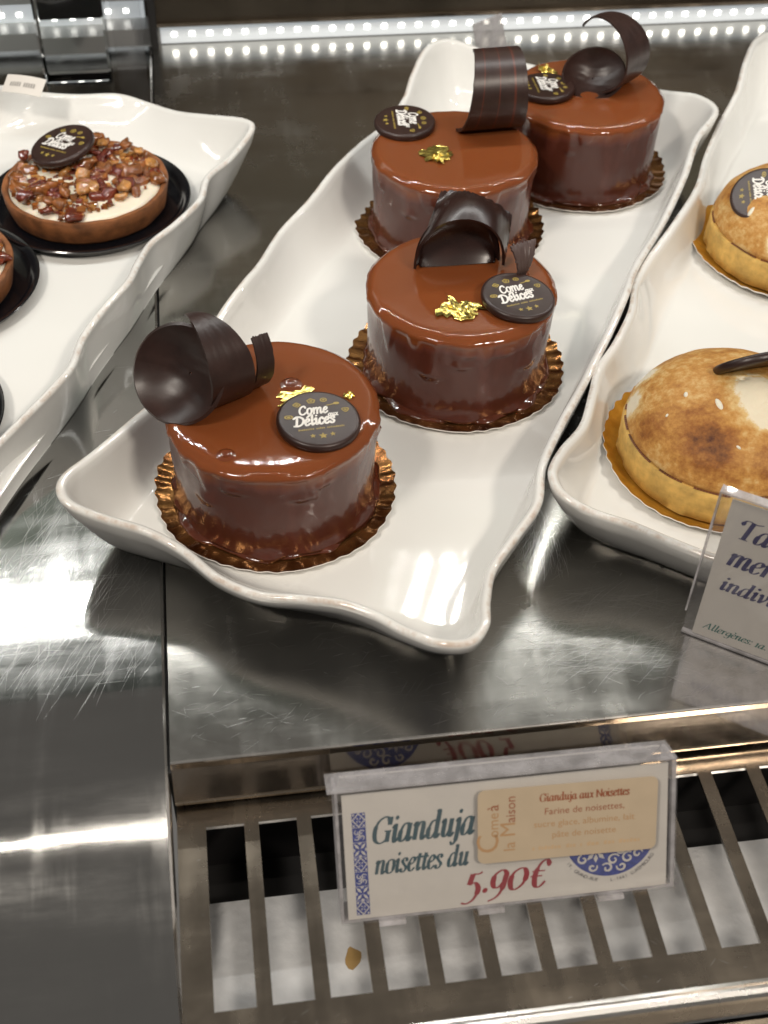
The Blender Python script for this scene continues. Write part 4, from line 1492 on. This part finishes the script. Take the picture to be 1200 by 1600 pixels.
def tile_column(mb, x0, w, y0, h, n, z):
    """column of blue and white ornamental tiles"""
    th = h / n
    h2 = w / 2

    def quad(cx, cy, pts, zz, mi):
        mb.add([(cx + a * h2, cy + b * th / 2, zz) for a, b in pts], [tuple(range(len(pts)))], mi)
    for k in range(n):
        cx, cy = x0 + h2, y0 + (k + 0.5) * th
        quad(cx, cy, [(-1, -0.97), (1, -0.97), (1, 0.97), (-1, 0.97)], z, 0)
        if k % 3 == 0:        # lattice diamond with a rosette
            for q in range(4):
                a = q * math.pi / 2
                c0, s0, c1, s1 = math.cos(a), math.sin(a), math.cos(a + math.pi / 2), math.sin(a + math.pi / 2)
                quad(cx, cy, [(c0, s0), (c1, s1), (c1 * 0.8, s1 * 0.8), (c0 * 0.8, s0 * 0.8)], z + 0.002, 1)
                a += math.pi / 4
                quad(cx, cy, [(0.08 * math.cos(a - 1), 0.08 * math.sin(a - 1)), (0.42 * math.cos(a - 0.25), 0.42 * math.sin(a - 0.25)), (0.42 * math.cos(a + 0.25), 0.42 * math.sin(a + 0.25))], z + 0.003, 1)
                quad(cx, cy, [(1.25 * math.cos(a), 1.25 * math.sin(a)), (0.98 * math.cos(a + 0.22), 0.98 * math.sin(a + 0.22)), (0.98 * math.cos(a - 0.22), 0.98 * math.sin(a - 0.22))][::-1], z + 0.004, 1)
        elif k % 3 == 1:      # petals on the diagonals, half rounds on the sides
            for q in range(4):
                a = math.pi / 4 + q * math.pi / 2
                quad(cx, cy, [(0.12 * math.cos(a), 0.12 * math.sin(a)), (0.7 * math.cos(a - 0.28), 0.7 * math.sin(a - 0.28)), (1.25 * math.cos(a), 1.25 * math.sin(a)), (0.7 * math.cos(a + 0.28), 0.7 * math.sin(a + 0.28))], z + 0.002, 1)
                b = q * math.pi / 2
                quad(cx, cy, [(0.97 * math.cos(b) + 0.26 * math.cos(b + math.pi / 2 + e), 0.95 * math.sin(b) + 0.26 * math.sin(b + math.pi / 2 + e)) for e in (0, 0.8, 1.57, 2.4, 3.14)], z + 0.003, 1)
        else:                 # scrolls
            for q in range(4):
                a = q * math.pi / 2 + 0.3
                zz = z + 0.002 + q * 0.0006
                swirl(mb, cx + 0.48 * h2 * math.cos(a + 0.5), cy + 0.48 * th / 2 * math.sin(a + 0.5), 0.42 * h2, a, 0.9, 0.036, zz, 1)
            quad(cx, cy, [(0.2, 0), (0, 0.2), (-0.2, 0), (0, -0.2)], z + 0.006, 1)


def swirl(mb, cx, cy, r, a0, turns, w, z, mi, hand=1):
    pts = []
    n = 16
    for i in range(n + 1):
        t = i / n
        rr = r * (1 - 0.75 * t)
        a = a0 + hand * turns * 2 * math.pi * t
        pts.append((cx + rr * math.cos(a), cy + rr * math.sin(a)))
    vs, fs = [], []
    for i, (x, y) in enumerate(pts):
        x2, y2 = pts[min(i + 1, n)]
        x1, y1 = pts[max(i - 1, 0)]
        dx, dy = x2 - x1, y2 - y1
        l_ = math.hypot(dx, dy) or 1
        ww = w * (1 - 0.4 * abs(2 * i / n - 1))
        vs += [(x - dy / l_ * ww / 2, y + dx / l_ * ww / 2, z), (x + dy / l_ * ww / 2, y - dx / l_ * ww / 2, z)]
        if i:
            fs.append((2 * i - 2, 2 * i - 1, 2 * i + 1, 2 * i))
    mb.add(vs, fs, mi)


def gianduja_print(card, W, H, with_small=True):
    z = 0.004
    t = MB()
    pen_text(t, 'Gianduja', 0.80, 2.52, 0.58, 0.24, 0.29, 0.085, sx=0.80, z=z)
    pen_text(t, 'noisettes du', 0.84, 1.50, 0.45, 0.24, 0.28, 0.095, sx=0.80, z=z + 0.0005)
    t.build('title_lettering', [M['ink_teal']], card)
    t = MB()
    pen_text(t, '5.90€', 3.50, 0.48, 0.70, 0.24, 0.26, 0.065, sx=0.94, z=z)
    t.build('price_lettering', [M['ink_red']], card)
    t = MB()
    tile_column(t, 0.26, 0.40, 0.18, 3.42, 7, z)
    t.build('tile_ornament', [M['ink_blue'], M['paper']], card)
    t = MB()
    cx, cy, r = 8.02, 1.98, 1.40
    t.add([(cx + r * math.cos(k * math.pi / 32), cy + r * math.sin(k * math.pi / 32), z) for k in range(64)], [tuple(range(64))], 0)
    for k in range(8):     # white flower
        a = k * math.pi / 4
        px, py = cx - 0.45, cy - 0.52
        t.add([(px + 0.08 * math.cos(a), py + 0.08 * math.sin(a), z + 0.003), (px + 0.24 * math.cos(a - 0.3), py + 0.24 * math.sin(a - 0.3), z + 0.003), (px + 0.38 * math.cos(a), py + 0.38 * math.sin(a), z + 0.003), (px + 0.24 * math.cos(a + 0.3), py + 0.24 * math.sin(a + 0.3), z + 0.003)], [(0, 1, 2, 3)], 1)
    t.add([(cx - 0.45 + 0.09 * math.cos(k * .785), cy - 0.52 + 0.09 * math.sin(k * .785), z + 0.005) for k in range(8)], [tuple(range(8))], 0)
    zz = z + 0.006
    for (dx, dy, rr, a0, tn, hd) in ((0.10, -0.85, 0.20, 0.5, 1.1, 1), (0.30, -0.50, 0.24, 2.0, 1.1, -1), (0.55, -0.82, 0.20, 1.0, 1.1, 1), (-0.10, -1.12, 0.18, 2.5, 1.0, -1), (0.85, -0.72, 0.16, 0.2, 1.0, 1),
                                     (-0.85, -0.75, 0.17, 1.8, 1.0, 1), (0.35, -1.10, 0.16, 3.0, 1.0, 1), (-0.55, -1.05, 0.15, 0.4, 1.0, -1), (0.15, -0.15, 0.28, 0, 1.1, 1), (-0.6, 0.3, 0.3, 1, 1.1, 1), (0.6, 0.5, 0.3, 2, 1.1, -1)):
        zz += 0.0008
        swirl(t, cx + dx, cy + dy, rr, a0, tn, 0.075, zz, 1, hd)
    t.add([(cx - 1.1 + 0.0, cy - 0.28, zz + .001), (cx - 0.75, cy - 0.42, zz + .001), (cx - 0.9, cy - 0.30, zz + .001)], [(0, 1, 2)], 1)
    t.build('round_emblem', [M['ink_blue'], M['paper']], card)
    if with_small:
        txt = '19, GRAND-RUE    L-1661 LUXEMBOURG'
        n = len(txt)
        for k, ch in enumerate(txt):
            if ch == ' ':
                continue
            a = R(-90) + R(118) * ((k + 0.5) / n - 0.5)
            rr = 1.60
            sans('address_letter', ch, 0.165, M['ink_black'], card, (cx + rr * math.cos(a), cy + rr * math.sin(a), z + 0.002), a + math.pi / 2, 'CENTER')


# front card: in a clear wedge holder standing on the grille
Bl, Br, Tl = Vector((5.01, -5.03, -1.77)), Vector((14.77, -5.10, -1.77)), Vector((4.87, -3.03, 1.90))
W, H = 9.78, 4.18
hm = frame(Bl, Br - Bl, Tl - Bl)
ph = thing('price_card_holder', None, 'clear acrylic wedge holder standing on the air grille', 'card holder', None, hm)
mb = MB()
mb.box(-0.22, W + 0.24, -0.02, H + 0.16, 0.03, 0.15)
mb.build('front_sheet', [M['acrylic']], ph)
mb = MB()
mb.box(-0.22, W + 0.24, -0.02, 0.05, -1.0, 0.028)
mb.box(-0.22, -0.12, 0.06, H + 0.1, -1.0, 0.028)
mb.box(W + 0.12, W + 0.24, 0.06, H + 0.1, -1.0, 0.028)
mb.build('edge_strips', [M['acrylic_edge']], ph)
mb = MB()
mb.box(-0.42, W + 0.22, H + 0.18, H + 0.26, -0.95, 0.15)
mb.build('top_sheet', [M['acrylic_top']], ph)
mb = MB()
mb.box(-0.22, W + 0.24, -0.02, 3.64, 0.03, 0.12)
rs = mb.build('rear_sheet', [M['acrylic']], ph)
rs.matrix_local = hm.inverted() @ frame(Vector((14.85, -0.98, -1.77)), Vector((-1, 0.01, 0)), Vector((0, -1.22, 3.25)))
for cx_ in (0.9, 3.9, 7.6):
    mb = MB()
    mb.box(cx_, cx_ + 0.8, -0.14, -0.021, -0.5, 0.22)
    mb.build('clip', [M['acrylic_edge']], ph)

pc = thing('price_card', None, 'white price card reading Gianduja noisettes du 5.90€, on the air grille', 'price card', None, hm)
mb = MB()
mb.box(0.0, W, 0.06, H, -0.05, 0.0)
mb.build('card', [M['paper']], pc)
gianduja_print(pc, W, H)
st = thing('sticker', None, 'beige rounded ingredients sticker pasted over the Gianduja price card', 'sticker', None,
           hm @ Matrix.Translation(Vector((3.92, 1.58, 0.165)) * S) @ Matrix.Rotation(R(-1.2), 4, 'Z'))
sw, sh, cr_ = 5.45, 2.42, 0.22
pts = []
for (cx, cy, a0) in ((sw - cr_, sh - cr_, 0), (cr_, sh - cr_, 90), (cr_, cr_, 180), (sw - cr_, cr_, 270)):
    for k in range(7):
        a = R(a0 + 15 * k)
        pts.append((cx + cr_ * math.cos(a), cy + cr_ * math.sin(a)))
n = len(pts)
mk('label', [(a, b, 0) for a, b in pts] + [(a, b, 0.02) for a, b in pts], [tuple(range(n))[::-1], tuple(range(n, 2 * n))] + [(k, (k + 1) % n, n + (k + 1) % n, n + k) for k in range(n)], M['sticker'], st, None, False)
t = MB()
tw = text_width('Gianduja aux Noisettes', 0.175, 0.98)
pen_text(t, 'Gianduja aux Noisettes', 3.22 - tw / 2, 1.90, 0.175, 0.0, 0.27, 0.09, sx=0.98, z=0.024)
t.build('heading', [M['ink_brown']], st)
sans('ingredient_line', 'Farine de noisettes,', 0.31, M['ink_brown'], st, (3.22, 1.46, 0.024), 0, 'CENTER')
sans('ingredient_line', 'sucre glace, albumine, lait', 0.30, M['ink_tan'], st, (3.22, 1.06, 0.024), 0, 'CENTER')
sans('ingredient_line', 'pâte de noisette', 0.30, M['ink_tan'], st, (3.22, 0.68, 0.024), 0, 'CENTER')
for (a, b, hh, mt) in (('C', 0.32, 0.95, 'ink_tan'), ('ome', 0.84, 0.46, 'ink_tan'), ('à', 1.72, 0.50, 'ink_brown')):
    sans('side_lettering', a, hh, M[mt], st, (0.62, b, 0.024), R(90))
for (a, b, hh, mt) in (('la', 0.34, 0.50, 'ink_tan'), ('M', 0.82, 0.66, 'ink_tan'), ('aison', 1.30, 0.42, 'ink_brown')):
    sans('side_lettering', a, hh, M[mt], st, (1.12, b, 0.024), R(90))
mb = MB()
r4 = random.Random(8)
x = 1.65
k = 0
while x < 4.9:
    wd = r4.uniform(0.05, 0.11)
    if r4.random() > 0.15:
        mb.add([(x, 0.30, 0.024), (x + wd, 0.30, 0.024), (x + wd, 0.30 + r4.choice((0.1, 0.1, 0.15)), 0.024), (x, 0.40, 0.024)], [(0, 1, 2, 3)])
    x += wd + 0.03
mb.build('faded_line', [M['ink_faint']], st)
# the card for the staff side of the holder, seen mirrored in the fascia
bm = frame(Vector((14.85, -0.98, -1.77)), Vector((-1, 0.01, 0)), Vector((0, -1.22, 3.25)))
bc = thing('price_card', None, 'matching price card facing backwards in the holder, seen mirrored under the deck edge', 'price card', None, bm)
mb = MB()
mb.box(0.0, W, 0.06, 3.60, -0.05, 0.0)
mb.build('card', [M['paper']], bc)
gianduja_print(bc, W, H, False)

# right card: leaning in a clear L-shaped stand on the deck
Bl = Vector((17.87, 3.08, 0.16))
X = Vector((0.82, -0.573, 0))
Y = Vector((0.10, 0.40, 6.35))
hm = frame(Bl, X, Y)
W2, H2 = 9.5, 6.05
rc = thing('meringue_price_card', None, 'white card reading Tarte meringuée individuelle in navy, at the right edge', 'price card', None, hm)
mb = MB()
mb.box(0.0, W2, 0.0, H2, -0.05, 0.0)
mb.build('card', [M['paper']], rc)
t = MB()
pen_text(t, 'Tarte', 0.38, 4.62, 0.56, 0.24, 0.27, 0.06, sx=1.0, z=0.004)
pen_text(t, 'meringuée', 0.38, 3.42, 0.56, 0.24, 0.27, 0.06, sx=1.0, z=0.0045)
pen_text(t, 'individuelle', 0.40, 2.30, 0.42, 0.24, 0.26, 0.06, sx=1.08, z=0.005)
t.build('title_lettering', [M['ink_navy']], rc)
t = MB()
pen_text(t, 'Allergènes: 1a.', 0.30, 0.38, 0.20, 0.24, 0.22, 0.08, sx=1.15, z=0.004)
t.build('allergen_lettering', [M['ink_green']], rc)
rh = thing('card_stand', None, 'clear acrylic L-shaped stand holding the meringue tart card on the steel deck', 'card holder', None, hm)
mb = MB()
mb.box(-0.34, W2 + 0.3, -0.12, H2 + 0.18, 0.06, 0.14)
mb.build('front_sheet', [M['acrylic']], rh)
mb = MB()
mb.box(-0.34, W2 + 0.3, -0.13, H2 + 0.18, -0.22, -0.12)
mb.build('rear_sheet', [M['acrylic']], rh)
mb = MB()
mb.box(-0.36, W2 + 0.3, H2 + 0.19, H2 + 0.27, -0.22, 0.14)
mb.box(-0.42, -0.36, 1.0, H2 + 0.27, -0.24, 0.16)
mb.box(-0.34, W2 + 0.3, -0.119, -0.04, -0.119, 0.059)
mb.build('edge_strips', [M['acrylic_edge']], rh)
Z = Vector(hm.col[2][:3])
mb = MB()      # foot lying on the deck
inv = hm.inverted()
f0 = at(1080, 992, 0.06)
for (zz0, zz1) in ((0.02, 0.10),):
    q = [Vector((17.62, 3.0, 0)), Vector((26, -2.87, 0)), Vector((24.6, -3.9, 0)), Vector((16.35, 0.55, 0))]
    q[2] = q[1] + (q[3] - q[0])
    vs = [inv @ (Vector((p.x, p.y, z)) * S) / S for z in (zz0, zz1) for p in q]
    mb.add(vs, [(3, 2, 1, 0), (4, 5, 6, 7), (0, 1, 5, 4), (1, 2, 6, 5), (2, 3, 7, 6), (3, 0, 4, 7)])
mb.build('foot_sheet', [mat_clear('scuffed_foot_acrylic', haze=0.10)], rh)

# small paper slip on the back rim of the left tray
p0 = at(38, 135, 3.6)
nl = thing('paper_slip', None, 'small white paper slip lying on the back rim of the left tray', 'paper slip', None,
           Matrix.Translation(p0 * S) @ Matrix.Rotation(R(-22), 4, 'Z') @ Matrix.Rotation(R(28), 4, 'X'))
grid = []
for i in range(9):
    grid.append([Vector(((i / 8 - 0.5) * 2.1, (j / 4 - 0.5) * 1.05, 0.10 * math.sin(i / 8 * 3.1) + 0.05)) for j in range(5)])
shell_grid(grid, 0.02, 'slip', [M['paper']], nl)
mb = MB()        # print too small to read
for k in range(11):
    if k in (5,):
        continue
    x = -0.72 + k * 0.125
    zz = 0.10 * math.sin((x / 2.1 + 0.5) * 3.1) + 0.075
    flat_poly(mb, [(x, -0.14), (x + 0.085, -0.14), (x + 0.09, 0.10 + 0.03 * (k % 2)), (x + 0.01, 0.10)], zz)
mb.build('slip_print', [plain('grey_ink', (0.30, 0.28, 0.26), 0.5)], nl)
# frosted card standing behind the main tray
p0 = at(764, 78, 2.0)
fc_ = MB()
fc_.bbox(-0.9, 0.9, -0.04, 0.04, -2.0, 1.75, 0.03)
o = fc_.build('frosted_card', [M['acrylic_edge']])
o.location = (p0 + Vector((0.2, 0.3, 0))) * S
o.location.z = 2.0 * S
o.rotation_euler = (R(0), R(-14), R(12))
tag(o, 'frosted clear card standing behind the far corner of the main tray', 'card')

# a few crumbs
for (x, y, z, rr, mt, lab) in (
        (*at(1007, 388, 0.76)[:2], 0.76, 0.07, 'dark', 'dark chocolate crumb lying on the white tray between the cakes and its right rim'),
        (*at(192, 851, 0.05)[:2], 0.05, 0.07, 'dark', 'dark crumb on the steel deck by the front left corner of the main tray'),
        (*at(1046, 700, 0.76)[:2], 0.76, 0.05, 'shortcrust', 'pale pastry crumb on the right tray beside the gold board')):
    vs, fs = lathe([(0.4, -0.5), (0.9, -0.2), (1.0, 0.1), (0.6, 0.5)], 9, lambda a, r, zz: (r * (1 + 0.4 * nz(math.cos(a) * 2, math.sin(a) * 2, zz + x)), zz))
    o = mk('crumb', [(v[0] * rr * 1.4, v[1] * rr, v[2] * rr) for v in vs], fs, M[mt], None, None, False, None, (x, y, z + rr * 0.2))
    tag(o, lab, 'crumb')
